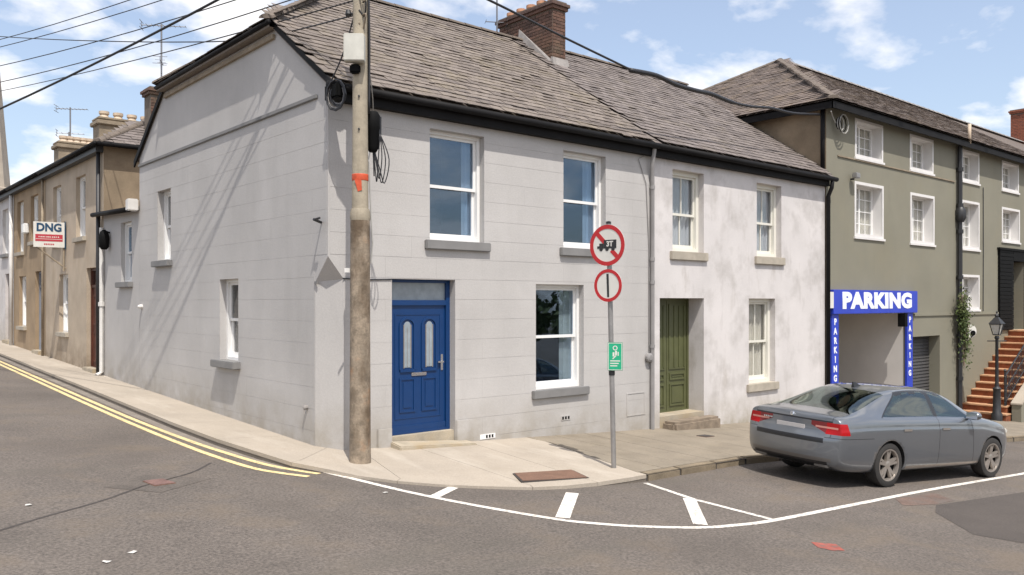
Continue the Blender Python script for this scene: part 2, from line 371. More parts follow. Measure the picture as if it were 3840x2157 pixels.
def smooth_path(pts, n=6):
    P = [V(p) for p in pts]; out = []
    for i in range(len(P) - 1):
        p0, p1, p2, p3 = P[max(i - 1, 0)], P[i], P[i + 1], P[min(i + 2, len(P) - 1)]
        for k in range(n):
            t = k / n
            out.append(.5 * ((2 * p1) + (p2 - p0) * t + (2 * p0 - 5 * p1 + 4 * p2 - p3) * t * t + (3 * p1 - p0 - 3 * p2 + p3) * t ** 3))
    out.append(P[-1]); return out

# ------------------------------------------------------------------ ground
ROAD = -.10
def make_ground():
    xs = [-150, -60, -30, -8, 0, 14, 22, 45, 90, 250]; ys = [-150, -30, 0, 60, 250]
    mb = MB()
    for a, b in zip(xs, xs[1:]):
        for c, d in zip(ys, ys[1:]):
            mb.poly(*[(x, y, gz(x, y) + ROAD) for x, y in ((a, c), (b, c), (b, d), (a, d))])
    road = tag(mb.build('road', m_asph), kind='structure')
    # kerb line: x, y, drop of the kerb top below the footway level (dropped kerb round the corner)
    KD = [(-1.05, 60, 0), (-1.03, 22, 0), (-1.03, 17, 0), (-1.04, 12.5, 0), (-1.04, 8.6, 0), (-1.06, 5.5, 0), (-1.07, 3.1, 0), (-1.03, 1.4, 0), (-.93, .2, 0), (-.81, -.53, .02), (-.56, -.96, .045), (-.36, -1.44, .062), (-.06, -1.89, .07), (.29, -2.25, .07), (.68, -2.55, .07), (1.27, -2.92, .065), (1.71, -3.04, .06), (2.24, -3.10, .05), (2.81, -3.15, .025), (3.14, -3.17, .005)]
    INN = [(.4, 60), (.4, 22), (.4, 17), (.4, 12.5), (.4, 8.6), (.4, 5.5), (.4, 3.1), (.4, 1.4), (.4, .75), (.4, .5), (.42, .42), (.5, .4), (.6, .4), (.8, .4), (1.0, .4), (1.4, .4), (1.9, .4), (2.5, .4), (3.4, .4), (3.98, .4)]
    KERB = [(a, b) for a, b, c in KD]; dz_ = [-c for a, b, c in KD]
    bed = MB()
    for i in range(len(KD) - 1):
        a, b, c, d = KERB[i], KERB[i + 1], INN[i + 1], INN[i]
        bed.poly((*a, gz(*a) + dz_[i] - .012), (*b, gz(*b) + dz_[i + 1] - .012), (*c, gz(*c) - .012), (*d, gz(*d) - .012))
        bed.poly((*a, gz(*a) + dz_[i] - .012), (*b, gz(*b) + dz_[i + 1] - .012), (*b, gz(*b) - .35), (*a, gz(*a) - .35), mi=1)
    pv = tag(bed.build('pavement', [m_crack, m_kerbface], fix=False), kind='structure')
    runs = [(0, 1), (1, 2), (2, 3), (3, 4), (4, 5), (5, 6), (6, 7), (7, 9), (9, 12), (12, 15), (15, 17), (17, 19)]
    for r0, r1 in runs:
        mb = MB(); kb = MB()
        for i in range(r0, r1):
            P4 = []
            for k, e in ((i, 0), (i + 1, 1)):
                f = .004 if (i == r0 and e == 0) else (-.004 if (i == r1 - 1 and e == 1) else 0)
                t = V((KERB[i + 1][0] - KERB[i][0], KERB[i + 1][1] - KERB[i][1])).normalized() * f
                q0 = V(KERB[k]) + t; q1 = V(INN[k]) + t; ta = (V(KERB[min(k + 1, len(KERB) - 1)]) - V(KERB[max(k - 1, 0)])).normalized(); nn = V((-ta.y, ta.x))
                L = (q1 - q0).length; zt = lambda p, q0=q0, q1=q1, k=k, L=L: gz(p.x, p.y) + dz_[k] * max(0, 1 - (p - q0).length / L)
                qe = q0 + nn * .13
                P4.append([(q0 - nn * .006, zt(q0)), (qe, zt(qe)), (q1, zt(q1))])
            A, B = P4
            T = lambda q, o: (q[0].x, q[0].y, q[1] + o)
            mb.hexa([T(A[1], -.06), T(B[1], -.06), T(B[2], -.06), T(A[2], -.06), T(A[1], 0), T(B[1], 0), T(B[2], 0), T(A[2], 0)])
            kb.hexa([T(A[0], -.05), T(B[0], -.05), T(B[1], -.05), T(A[1], -.05), T(A[0], .002), T(B[0], .002), T(B[1], .005), T(A[1], .005)])
        mb.build('concrete_bay', m_conc, pv); kb.build('kerb_edge', m_conc, pv)
    # old pavement in bays with open joints over a bed
    KR = [(3.14, -3.17), (4.41, -3.04), (5.91, -2.92), (8.0, -3.05), (10, -3.3), (12, -3.5), (14, -3.62), (16.1, -3.6), (18, -3.55), (22, -3.5), (30, -3.5), (45, -3.5), (80, -3.5)]
    bed = MB()
    for a, b in zip(KR, KR[1:]):
        ia = (4.0 if a[0] < 3.2 else a[0], .4); ib = (b[0], .4)
        bed.poly(*[(x, y, gz(x, y) - .012) for x, y in (a, b, ib, ia)])
        bed.poly((a[0], a[1] + .01, gz(*a) - .012), (b[0], b[1] + .01, gz(*b) - .012), (b[0], b[1] + .01, gz(*b) - .3), (a[0], a[1] + .01, gz(*a) - .3))
    op = tag(bed.build('old_pavement', m_crack, fix=False), kind='structure')
    for k in range(len(KR) - 1):
        a, b = KR[k], KR[k + 1]; kerbw = .16
        for (f0, f1) in (((0, .5), (.5, 1)) if b[0] < 22 else ((0, 1),)):
            pa = (a[0] + (b[0] - a[0]) * f0 + .006, a[1] + (b[1] - a[1]) * f0 + kerbw); pb = (a[0] + (b[0] - a[0]) * f1 - .006, a[1] + (b[1] - a[1]) * f1 + kerbw)
            sa = 4.0 - .6 * (1 - f0) * 0 if (k == 0 and f0 == 0) else pa[0]
            pts = [pa, pb, (pb[0], .3), (sa, .3)]
            mb = MB(); mb.hexa([(x, y, gz(x, y) - .05) for x, y in pts] + [(x, y, gz(x, y) + random.uniform(-.002, .003)) for x, y in pts]); mb.build('concrete_bay', m_oldconc, op)
    # kerb stones
    def at_len(s):
        for a, b in zip(KR, KR[1:]):
            L = (V(b) - V(a)).length
            if s <= L: return V(a).lerp(V(b), s / L)
            s -= L
        return V(KR[-1])
    s = .02
    while s < 26:
        L = random.uniform(.8, 1.05); a, b = at_len(s + .008), at_len(s + L - .008); j = random.uniform(-.012, .012)
        q = [(a.x, a.y + j, 0), (b.x, b.y + j, 0), (b.x, b.y + .15, 0), (a.x, a.y + .15, 0)]; h = random.uniform(.0, .012)
        mb = MB(); mb.hexa([(x, y, gz(x, y) - .25) for x, y, _ in q] + [(x, y, gz(x, y) + h) for x, y, _ in q]); mb.build('kerb_stone', m_granite, op, bevel=.02)
        s += L
    # road gutter strip and paint
    g = MB(); ribbon(g, [(x - .10, y - (.0 if i < 8 else .05)) for i, (x, y) in enumerate(KERB[1:10])], .16, ROAD + .003); g.build('gutter_strip', m_gut, road)
    for pts in ([(-1.36, 60), (-1.34, 22), (-1.34, 14), (-1.35, 6.84), (-1.33, 4), (-1.25, 1.94), (-1.16, .9), (-1.03, -.07), (-.86, -.6), (-.66, -1.0)],
                [(-1.53, 60), (-1.51, 22), (-1.51, 13), (-1.52, 6.16), (-1.5, 3.5), (-1.44, 1.53), (-1.37, .5), (-1.25, -.35), (-1.07, -.77), (-.86, -1.1)]):
        y = MB(); ribbon(y, smooth_path(pts, 5), .095, ROAD + .004); y.build('yellow_line', m_lineY, road)
    w = MB(); ribbon(w, smooth_path([(-.56, -.82), (-.42, -1.45), (-.2, -2.4), (.1, -3.28), (.5, -4.16), (.78, -4.52), (1.12, -4.82), (1.68, -5.16), (2.2, -5.3), (2.78, -5.37), (4.61, -5.39), (6.92, -5.42), (10.1, -5.55), (14, -5.7), (20, -5.75), (40, -5.8)], 6), .09, ROAD + .004); w.build('white_line', m_lineW, road)
    for pts, ww in (([(-.10, -2.72), (.44, -2.38)], .13), ([(.60, -4.15), (1.62, -3.27)], .16), ([(2.80, -4.16), (1.80, -5.08)], .16), ([(3.03, -3.25), (2.82, -4.2), (2.80, -5.32)], .085)):
        w = MB(); ribbon(w, pts, ww, ROAD + (.0042 if ww < .1 else .0046)); w.build('white_line', m_lineW, road)
    c = MB(); ribbon(c, smooth_path([(-6.5, -4.1), (-4.37, -2.15), (-3.36, -1.4), (-2.75, -.85), (-2.05, -.34), (-1.6, .19)], 4), .035, ROAD + .003); c.build('road_crack', m_crack, road)
    pch = MB(); sheet('', None, [(4.55, -7.45), (4.40, -6.9), (5.2, -6.15), (5.7, -5.95), (9.5, -6.35), (9.5, -9)], ROAD + .003, mb=pch); pch.build('asphalt_patch', m_asphd, road)
    p2 = MB(); sheet('', None, [(-3.15, -.75), (-2.55, -.25), (-1.95, -.75), (-2.7, -1.25)], ROAD + .003, mb=p2); p2.build('asphalt_patch', m_asphm, road)
    p3 = MB(); sheet('', None, [(5.2, -5.75), (5.55, -5.48), (6.6, -5.55), (6.3, -5.95), (5.75, -5.93)], ROAD + .0035, mb=p3); p3.build('road_patch', m_roadbrown, road)
    p4 = MB(); sheet('', None, [(2.14, -6.28), (2.28, -6.12), (2.45, -6.3), (2.30, -6.48), (2.18, -6.42)], ROAD + .004, mb=p4); p4.build('red_paint_mark', m_redpaint, road)
    return road
make_ground()
def cover(name, label, pts, mat, base, parts=True, group=None):
    c = V((sum(p[0] for p in pts) / 4, sum(p[1] for p in pts) / 4))
    e = thing(name, label, 'manhole cover', (c.x, c.y, gz(*c) + base), group)
    def q(s, dz0, dz1, nm, m_):
        pp = [c + (V(p) - c) * s for p in pts]
        mb = MB(); mb.hexa([(x.x, x.y, gz(*x) + base + dz0) for x in pp] + [(x.x, x.y, gz(*x) + base + dz1) for x in pp]); mb.build(nm, m_, e)
    q(1, -.03, .008, 'frame', m_iron if mat is not m_iron else m_crack); q(.95, -.03, .014, 'lid', mat)
cover('manhole_cover', 'large rusty brown access cover set in the pale concrete pavement corner', [(1.54, -2.22), (1.30, -2.67), (2.33, -2.87), (2.52, -2.36)], m_iron, -.046)
cover('manhole_cover', 'small rusted cover in the dark road patch by the yellow lines', [(-2.70, -.62), (-2.46, -.58), (-2.40, -.86), (-2.66, -.92)], m_ironred, ROAD)
cover('manhole_cover', 'small dark drain cover in the old pavement near the green door', [(7.15, -.98), (7.45, -.95), (7.5, -1.15), (7.2, -1.18)], m_crack, 0)
for i, (x, y, lab) in enumerate(((-3.99, -1.29, 'white scrap of paper on the road at the far left'), (-3.85, -3.5, 'crumpled white litter on the road in the lower left'), (-3.6, -3.33, 'small white paper flake beside the crumpled litter in the lower left'), (-.48, -2.28, 'thin white scrap on the road beside the white line'))):
    mb = MB(); r = .034; pts = []
    for k in range(7):
        a = k * .9; pts.append((x + r * math.cos(a) * random.uniform(.6, 1.3), y + r * math.sin(a) * random.uniform(.6, 1.3), gz(x, y) + ROAD + random.uniform(.003, .012)))
    top = (x, y, gz(x, y) + ROAD + .014)
    for k in range(7): mb.poly(pts[k], pts[(k + 1) % 7], top)
    tag(mb.build('paper_scrap', m_litter), lab, 'litter', 'scraps of litter on the road')

# ------------------------------------------------------------------ slates
SLATE_W, SLATE_L, EXPO = .255, .36, .185
def slate_mesh(mat):
    mb = MB(); w = SLATE_W / 2 - .003
    mb.hexa([(-w, 0, .004), (w, 0, .004), (w, SLATE_L, -.010), (-w, SLATE_L, -.010), (-w, 0, .016), (w, 0, .016), (w, SLATE_L, -.004), (-w, SLATE_L, -.004)])
    return mb.mesh('slate', mat)
def lay_slates(roof, O, U, Vv, ulen, vlen, keep, mat, n_single=300, near=None):
    U = V(U).normalized(); Vv = V(Vv).normalized(); N = U.cross(Vv).normalized()
    if N.z < 0: N = -N
    O = V(O); me = slate_mesh(mat); rest = MB(); spots = []
    rows = int(vlen / EXPO); colsn = int(ulen / SLATE_W)
    for r in range(rows):
        off = SLATE_W / 2 if r % 2 else 0
        for c in range(colsn + 1):
            u = c * SLATE_W + off; v = r * EXPO
            if u < SLATE_W / 2 - .01 or u > ulen - SLATE_W / 2 + .02 or not keep(u, v): continue
            spots.append((u, v))
    camp = V(cam.location)
    spots.sort(key=lambda s: (O + U * s[0] + Vv * s[1] - camp).length)
    base = Matrix((U, Vv, N)).transposed()
    for i, (u, v) in enumerate(spots):
        rot = Matrix.Rotation(random.gauss(0, .012), 3, 'Z') @ Matrix.Rotation(-abs(random.gauss(.0, .012)) - (random.uniform(.03, .075) if random.random() < .13 else 0), 3, 'X') @ Matrix.Rotation(random.gauss(0, .01), 3, 'Y')
        R3 = base @ rot
        p = O + U * (u + random.gauss(0, .004)) + Vv * (v + random.gauss(0, .006)) + N * (.012 + random.uniform(0, .006))
        if random.random() < .015: p -= Vv * random.uniform(.02, .06)
        if i < n_single:
            o = bpy.data.objects.new('slate', me); o.matrix_basis = Matrix.Translation(p) @ R3.to_4x4(); COL.objects.link(o); o.parent = roof
        else:
            rest.add([p + R3 @ w.co for w in me.vertices], [list(f.vertices) for f in me.polygons])
    if rest.v: tag(rest.build('slates', mat, roof, fix=False), kind='stuff')
def ridge_run(parent, a, b, r=.11, seg=.45, mat=None, rise=.03):
    a, b = V(a), V(b); n = max(1, int((b - a).length / seg)); t = (b - a) / n; side = t.cross(V((0, 0, 1))).normalized()
    for i in range(n):
        p, q = a + t * (i + .01), a + t * (i + .99); mb = MB(); vs = []; k = 7
        for e, s in ((p, 1.0), (q, .93)):
            for j in range(k):
                w = math.pi * j / (k - 1); vs.append(e + side * math.cos(w) * r * 1.15 * s + V((0, 0, 1)) * (math.sin(w) * r * .75 * s + rise - .06))
        fs = [(j, j + 1, k + j + 1, k + j) for j in range(k - 1)] + [list(range(k))[::-1], list(range(k, 2 * k))]
        mb.add(vs, fs); mb.build('ridge_tile', mat or m_ridge, parent)

# ------------------------------------------------------------------ grey corner house
ZE, YE, SL = 5.2, -.2, .688            # slate edge height, eave line, slope
RY = 4.25; RZ = ZE + SL * (RY - YE)
def roofz(y): return ZE + SL * (y - YE) if y <= RY else ZE + SL * (2 * RY - YE - y)
def grey_house():
    H = thing('grey_house', 'pale grey two storey corner house with blue door and lined plaster walls', 'house', (3.5, 4, 0))
    GX1 = 7.0
    fh = [(1.75, 2.83, 3.06, 4.80, .12), (4.63, 5.72, 3.06, 4.80, .12), (3.97, 5.14, .57, 2.41, .12), (1.06, 2.24, -.10, 2.45, .14)]
    lh = [(6.50, 7.30, 2.94, 4.39, .13), (3.14, 3.96, 1.08, 2.50, .12)]
    zc = 2.75; cy, cx = .38, .25
    mb = MB()
    wall(mb, FR, cx, GX1, -2, zc, fh[3:] + [fh[2]] + [])
    wall(mb, FR, 0, GX1, zc, 5.15, fh[:2])
    mb.poly(FR.p(0, zc), FR.p(cx, zc), FR.p(cx, 2.43))
    wall(mb, LF, cy, 8.5, -2, zc, [lh[1]])
    wall(mb, LF, 0, 8.5, zc, 5.15, [lh[0]])
    mb.poly(LF.p(0, zc), LF.p(cy, zc), LF.p(cy, 2.39))
    mb.poly(LF.p(cy, -2), FR.p(cx, -2), FR.p(cx, 2.43), LF.p(cy, 2.39))
    mb.poly(LF.p(cy, 2.39), FR.p(cx, 2.43), V((0, 0, zc)))
    mb.poly(*[LF.p(y, z) for y, z in ((0, 5.15), (8.5, 5.15), (8.5, 5.22), (6.75, 6.46), (1.75, 6.46), (0, 5.24))])
    mb.poly((0, 8.5, -2), (GX1, 8.5, -2), (GX1, 8.5, 5.15), (0, 8.5, 5.15))
    wl = mb.build('wall', m_grey, H, fix=False)
    # scored plaster courses: each block a shallow raised panel
    HB, LB = .32, .92
    cache = {}
    for F, ulo, uhi, holes in ((FR, .03, GX1 - .03, fh), (LF, .03, 8.47, lh)):
        r = 0; z = -.42
        while z < 4.98:
            zt = min(z + HB, 5.0); u = ulo + (0 if r % 2 else -LB / 2) + (.0)
            while u < uhi:
                a, b = max(u, ulo), min(u + LB, uhi)
                if z < zc + .02: a = max(a, (cx if F is FR else cy) + .02)
                if F is LF and zt < gz(0, a) - .3: a = b
                if b - a > .06:
                    near = [h for h in holes if h[1] > a and h[0] < b and h[3] > z and h[2] < zt]
                    parts = list(cells(a, b, z, zt, near)) if near else [(a, b, z, zt)]
                    m_ = MB()
                    for (p, q, s_, t_) in parts:
                        if q - p > .02 and t_ - s_ > .02:
                            g = random.choice((.0008, .0018, .0028)); gu = random.choice((0, 0, .0008))
                            m_.fbox(F, p + (gu if p == a else 0), q - (gu if q == b else 0), s_ + (g if s_ == z else 0), t_ - (g if t_ == zt else 0), -.001, .0028 + random.uniform(0, .0006))
                    if m_.v: m_.build('plaster_block', m_grey, wl)
                u += LB
            z = zt; r += 1
    lg = MB(); lg.fbox(LF, .3, 8.5, 5.035, 5.10, 0, .035); lg.build('string_course', m_greysill, wl, bevel=.01)
    lt = MB(); lt.fbox(LF, .30, cy + .0, 2.36, 2.40, 0, .02); lt.build('stop_ledge', m_greysill, wl)
    # roof
    mb = MB(); HX = 2.4; hz = 6.47; hx0 = -.15
    A = V((-.06, YE, ZE - .02)); yk = 1.72
    mb.poly(A, (GX1, YE, ZE - .02), (GX1, RY, RZ - .02), (HX, RY, RZ - .02), (-.06, yk, roofz(yk) - .02))
    mb.poly((-.06, 2 * RY - YE, ZE - .02), (GX1, 2 * RY - YE, ZE - .02), (GX1, RY, RZ - .02), (HX, RY, RZ - .02), (-.06, 2 * RY - yk, roofz(yk) - .02))
    mb.poly((hx0, 1.6, hz), (hx0, 6.9, hz), (HX, RY, RZ - .02))
    mb.poly((hx0, 1.6, hz - .10), (hx0, 6.9, hz - .10), (0.02, 6.9, hz - .10), (0.02, 1.6, hz - .10))
    mb.poly((hx0, 1.6, hz - .10), (hx0, 6.9, hz - .10), (hx0, 6.9, hz), (hx0, 1.6, hz))
    mb.poly((-.06, YE, ZE - .02), (-.06, YE, ZE - .12), (-.06, yk, roofz(yk) - .12), (-.06, yk, roofz(yk) - .02))
    mb.poly((-.06, YE, ZE - .12), (.02, YE, ZE - .12), (.02, yk, roofz(yk) - .12), (-.06, yk, roofz(yk) - .12))
    yb = 2 * RY - YE
    mb.poly((-.06, yb, ZE - .02), (-.06, yb, ZE - .12), (-.06, 2 * RY - yk, roofz(yk) - .12), (-.06, 2 * RY - yk, roofz(yk) - .02))
    rf = mb.build('roof', m_slate, H, fix=False)
    sl = math.sqrt(1 + SL * SL)
    def keep(u, v):
        x = -.09 + u; y = YE + v / sl
        if y > RY - .12: return False
        if y <= yk: return True
        return x > -.06 + (y - yk) / (RY - yk) * (HX + .1) - .05
    lay_slates(rf, (-.09, YE - .02, ZE), (1, 0, 0), (0, 1 / sl, SL / sl), GX1 + .09, (RY - YE) * sl, keep, m_slate)
    hs = V((HX - hx0, 0, RZ - hz)); hl = hs.length
    def keep2(u, v):
        f = v / hl; y = 1.62 + u
        return f < .96 and 1.6 + f * (RY - 1.6) - .02 < y < 6.9 - f * (6.9 - RY) + .02
    lay_slates(rf, (hx0 - .03, 1.62, hz + .02), (0, 1, 0), hs, 5.3, hl, keep2, m_slate, 0)
    ridge_run(rf, (HX, RY, RZ + .03), (GX1, RY, RZ + .03))
    ridge_run(rf, (-.2, 1.62, hz + .05), (HX, RY, RZ + .04), r=.10)
    ridge_run(rf, (-.2, 6.88, hz + .05), (HX, RY, RZ + .04), r=.10)
    v = MB(); v.hexa([(-.065, YE, ZE - .1), (-.03, YE, ZE - .1), (-.03, yk, roofz(yk) - .1), (-.065, yk, roofz(yk) - .1), (-.065, YE, ZE), (-.03, YE, ZE), (-.03, yk, roofz(yk)), (-.065, yk, roofz(yk))]); v.build('verge_board', m_gutter, rf)
    v = MB(); v.hexa([(-.065, yb, ZE - .14), (-.03, yb, ZE - .14), (-.03, yb - 1.9, roofz(1.7) - .1), (-.065, yb - 1.9, roofz(1.7) - .1), (-.065, yb, ZE), (-.03, yb, ZE), (-.03, yb - 1.9, roofz(1.7)), (-.065, yb - 1.9, roofz(1.7))]); v.build('verge_board', m_gutter, rf)
    v = MB(); v.tube([(hx0 - .01, 1.58, hz - .03), (hx0 - .01, 6.92, hz - .03)], .04, 8); v.build('gutter', m_gutter, rf, smooth=True)
    v = MB(); v.fbox(LF, 1.7, 6.8, hz - .24, hz - .17, 0, .05); v.build('soffit_bead', m_stack, rf)
    # fascia and gutter at the street eave
    f = MB(); f.fbox(FR, -.05, GX1 - .004, 4.945, 5.14, 0, .13); f.build('fascia', m_gutter, H)
    g = MB(); g.tube([(-.12, -.215, 5.125), (GX1 - .004, -.215, 5.125)], .058, 8); g.build('gutter', m_gutter, H, smooth=True)
    dp = MB(); dp.tube([(6.93, -.16, 5.07), (6.93, -.10, 4.75), (6.99, -.055, 4.5), (6.99, -.055, gz(7, 0))], .042, 8)
    for z in (4.3, 2.9, 2.45, 1.2): dp.lathe((6.99, -.055, z), [(.052, 0), (.052, .07)], 8)
    dp.build('downpipe', m_greypipe, H, smooth=True, angle=40)
    cp = MB(); cp.lathe((6.90, -.03, 1.02), [(.09, 0), (.09, .05), (.05, .07), (.02, .07)], 12, (0, -1, 0)); cp.build('pipe_cap', m_greypipe, H)
    # windows
    sash_window(H, FR, 1.75, 2.83, 3.06, 4.80, .12, m_pvc, m_greysill, cur=(.24, m_curt2))
    sash_window(H, FR, 4.63, 5.72, 3.06, 4.80, .12, m_pvc, m_greysill, cur=(.30, m_curt2))
    sash_window(H, FR, 3.97, 5.14, .57, 2.41, .12, m_pvc, m_greysill, cur=(.30, m_curt))
    sash_window(H, LF, 6.50, 7.30, 2.94, 4.39, .13, m_pvc, m_greysill, gm=m_glass2, sill=(.1, .11, .12), mid=.5)
    sash_window(H, LF, 3.14, 3.96, 1.08, 2.50, .12, m_pvc, m_greysill, gm=m_glass2, sill=(.1, .14, .12))
    # blue door
    d = -.14
    mb = MB(); frame_rect(mb, FR, 1.06, 2.24, .07, 2.45, .075, d - .09, d, wb=.04, wt=.05); mb.fbox(FR, 1.135, 2.165, 2.05, 2.13, d - .089, d - .001)
    dr = mb.build('door', m_doorblue, H)
    mb = MB(); mb.fbox(FR, 1.13, 2.17, 2.13, 2.40, d - .05, d - .04); mb.build('transom_pane', m_frost, dr)
    mb = MB(); mb.fbox(FR, 1.14, 2.16, .10, 2.05, d - .075, d - .03); mb.fbox(FR, 1.14, 2.16, .075, .2, d - .03, d - .012)
    for (a, b) in ((1.30, 1.59), (1.71, 2.00)):
        frame_rect(mb, FR, a, b, .40, .93, .03, d - .031, d - .016); mb.fbox(FR, a + .07, b - .07, .47, .86, d - .031, d - .02)
        mb.fbox(FR, a + .01, b - .01, 1.02, 1.06, d - .031, d - .01)
        for k in range(9):
            w0, w1 = math.pi * k / 9, math.pi * (k + 1) / 9; um = (a + b) / 2
            P0 = [(um + rr * math.cos(w), 1.73 + rr * .9 * math.sin(w)) for rr, w in ((.115, w0), (.15, w0), (.15, w1), (.115, w1))]
            mb.hexa([FR.p(x, z, d - .031) for x, z in P0] + [FR.p(x, z, d - .012) for x, z in P0])
        mb.fbox(FR, (a + b) / 2 - .15, (a + b) / 2 - .115, 1.06, 1.73, d - .031, d - .012); mb.fbox(FR, (a + b) / 2 + .115, (a + b) / 2 + .15, 1.06, 1.73, d - .031, d - .012)
    frame_rect(mb, FR, 1.22, 2.08, .30, 1.92, .02, d - .031, d - .022)
    mb.build('leaf', m_doorblue, dr)
    for um in (1.445, 1.855):
        mb = MB(); pts = [(um - .06, 1.09), (um + .06, 1.09)] + [(um + .06 * math.cos(math.pi * k / 8), 1.74 + .06 * math.sin(math.pi * k / 8)) for k in range(9)]
        mb.poly(*[FR.p(x, z, d - .024) for x, z in pts]); mb.build('leaded_pane', m_frost, dr)
        mb = MB()
        for x in (um - .063, um + .063): mb.fbox(FR, x - .008, x + .008, 1.08, 1.75, d - .03, d - .018)
        mb.fbox(FR, um - .003, um + .003, 1.1, 1.7, d - .026, d - .02); mb.build('lead_strip', m_rim, dr)
    mb = MB(); mb.fbox(FR, 1.52, 1.80, .955, 1.005, d - .03, d - .015); mb.build('letter_plate', m_chrome, dr, bevel=.004)
    mb = MB(); mb.fbox(FR, 2.075, 2.115, 1.02, 1.27, d - .03, d - .016); mb.fbox(FR, 2.0, 2.11, 1.14, 1.165, d - .016, d + .02); mb.build('handle', m_chrome, dr)
    mb = MB(); mb.fbox(FR, 1.062, 2.238, -.12, .068, -.2, -.03); mb.build('threshold', m_step, dr)
    mb = MB(); mb.hexa([(1.02, -.30, gz(1, 0) - .2), (2.46, -.30, gz(2.4, 0) - .2), (2.46, 0, gz(2.4, 0) - .2), (1.02, 0, gz(1, 0) - .2), (1.02, -.30, gz(1, 0) + .03), (2.46, -.30, gz(2.4, 0) + .005), (2.46, 0, gz(2.4, 0) + .02), (1.02, 0, .02)]); mb.build('door_step', m_step, H, bevel=.015)
    for (a, b) in ((.80, 1.05), (2.25, 2.50)):
        mb = MB(); mb.fbox(FR, a, b, -.3, .22, 0, .035); mb.build('jamb_block', m_grey, H, bevel=.01)
    # small fittings on the walls
    mb = MB(); mb.fbox(FR, 2.74, 3.06, -.14, -.06, 0, .012)
    for k in range(3): mb.fbox(FR, 2.86 + k * .06, 2.895 + k * .06, -.125, -.075, .012, .016, mi=1)
    mb.build('air_vent', [m_pvc, m_black], H)
    mb = MB(); mb.fbox(FR, 4.57, 4.80, .0, .09, 0, .012)
    for k in range(3): mb.fbox(FR, 4.59 + k * .07, 4.63 + k * .07, .02, .07, .012, .016, mi=1)
    mb.build('air_vent', [m_grey, m_black], H)
    mb = MB(); frame_rect(mb, FR, 6.30, 6.82, -.08, .36, .018, 0, .012); mb.build('meter_cover', m_grey, H)
    mb = MB(); mb.tube([(-.01, .18, 3.24), (-.16, .12, 3.27)], .02, 6); mb.tube([(-.14, .13, 3.27), (-.14, -.02, 3.28)], .016, 6); mb.build('wall_bracket', m_blackm, H)
    mb = MB(); mb.lathe((0, 8.3, 2.0), [(.05, 0), (.05, .05), (.03, .09), (.012, .1)], 10, (-1, 0, 0)); mb.build('vent_cowl', m_whitepipe, H)
    mb = MB(); mb.lathe((0, .62, .55), [(.035, 0), (.035, .05), (.015, .07)], 8, (-1, 0, 0)); mb.tube([(-.05, .62, .55), (-.06, .62, .47)], .012, 5); mb.build('outside_tap', m_lead, H)
    mb = MB(); pts = [FR.p(.23, 2.44, .012), FR.p(.7, 2.43, .012), FR.p(1.05, 2.44, .012)]; mb.tube(pts, .010, 5); mb.build('surface_cable', m_cable, H)
    mb = MB(); mb.tube([FR.p(6.92, 5.0, .02), FR.p(6.62, 4.86, .02), FR.p(6.85, 4.4, .02), FR.p(6.93, 3.2, .02), FR.p(6.93, 1.1, .02)], .008, 5); mb.build('surface_cable', m_greypipe, H)
    return H
grey_house()

# ------------------------------------------------------------------ brick stacks
def brick_stack(parent, x0, x1, y0, y1, z0, z1, mat, faces=('L', 'F'), corbel=True, seen=lambda f, u, z: True):
    """core of mortar with every visible brick set proud of it; parent is the house"""
    core = MB(); core.box((x0, y0, z0), (x1, y1, z1)); ch = core.build('chimney', m_mortar, parent)
    bl, bh = .225, .075; cache = {}
    for f in faces:
        F = {'L': Fac((x0, y0, 0), (0, 1, 0), (-1, 0, 0)), 'F': Fac((x0, y0, 0), (1, 0, 0), (0, -1, 0)), 'R': Fac((x1, y0, 0), (0, 1, 0), (1, 0, 0))}[f]
        L = (y1 - y0) if f in 'LR' else (x1 - x0)
        r = 0; z = z0
        while z + bh <= z1 + .001:
            u = -bl / 2 if r % 2 else 0
            while u < L - .02:
                a, b = max(u, 0), min(u + bl, L)
                if b - a > .03 and seen(f, (a + b) / 2, z):
                    key = round(b - a, 3)
                    if key not in cache:
                        q = MB(); q.hexa([(.005, .005, -.002), (b - a - .005, .005, -.002), (b - a - .005, bh - .006, -.002), (.005, bh - .006, -.002), (.007, .007, .012), (b - a - .007, .007, .012), (b - a - .007, bh - .008, .012), (.007, bh - .008, .012)]); cache[key] = q.mesh('brick', mat)
                    o = bpy.data.objects.new('brick', cache[key]); o.matrix_basis = F.mat(a, z, random.uniform(-.003, .004)); COL.objects.link(o); o.parent = ch
                u += bl
            z += bh; r += 1
    if corbel:
        for k, (e, a, b) in enumerate(((.05, z1, z1 + .075), (.085, z1 + .077, z1 + .15), (.03, z1 + .152, z1 + .2))):
            c = MB(); c.box((x0 - e, y0 - e, a), (x1 + e, y1 + e, b)); c.build('corbel_course', mat if k < 2 else m_mortar, ch, bevel=.006)
    return ch
def pot(parent, x, y, z, h=.45, r=.12, mat=None):
    p = MB(); p.lathe((x, y, z), [(r * 1.05, 0), (r * 1.1, .05), (r * .95, .08), (r * .85, h - .1), (r * 1.08, h - .07), (r * 1.08, h), (r * .8, h), (r * .75, h - .2)], 12); p.build('chimney_pot', mat or m_pot, parent, smooth=True, angle=35)

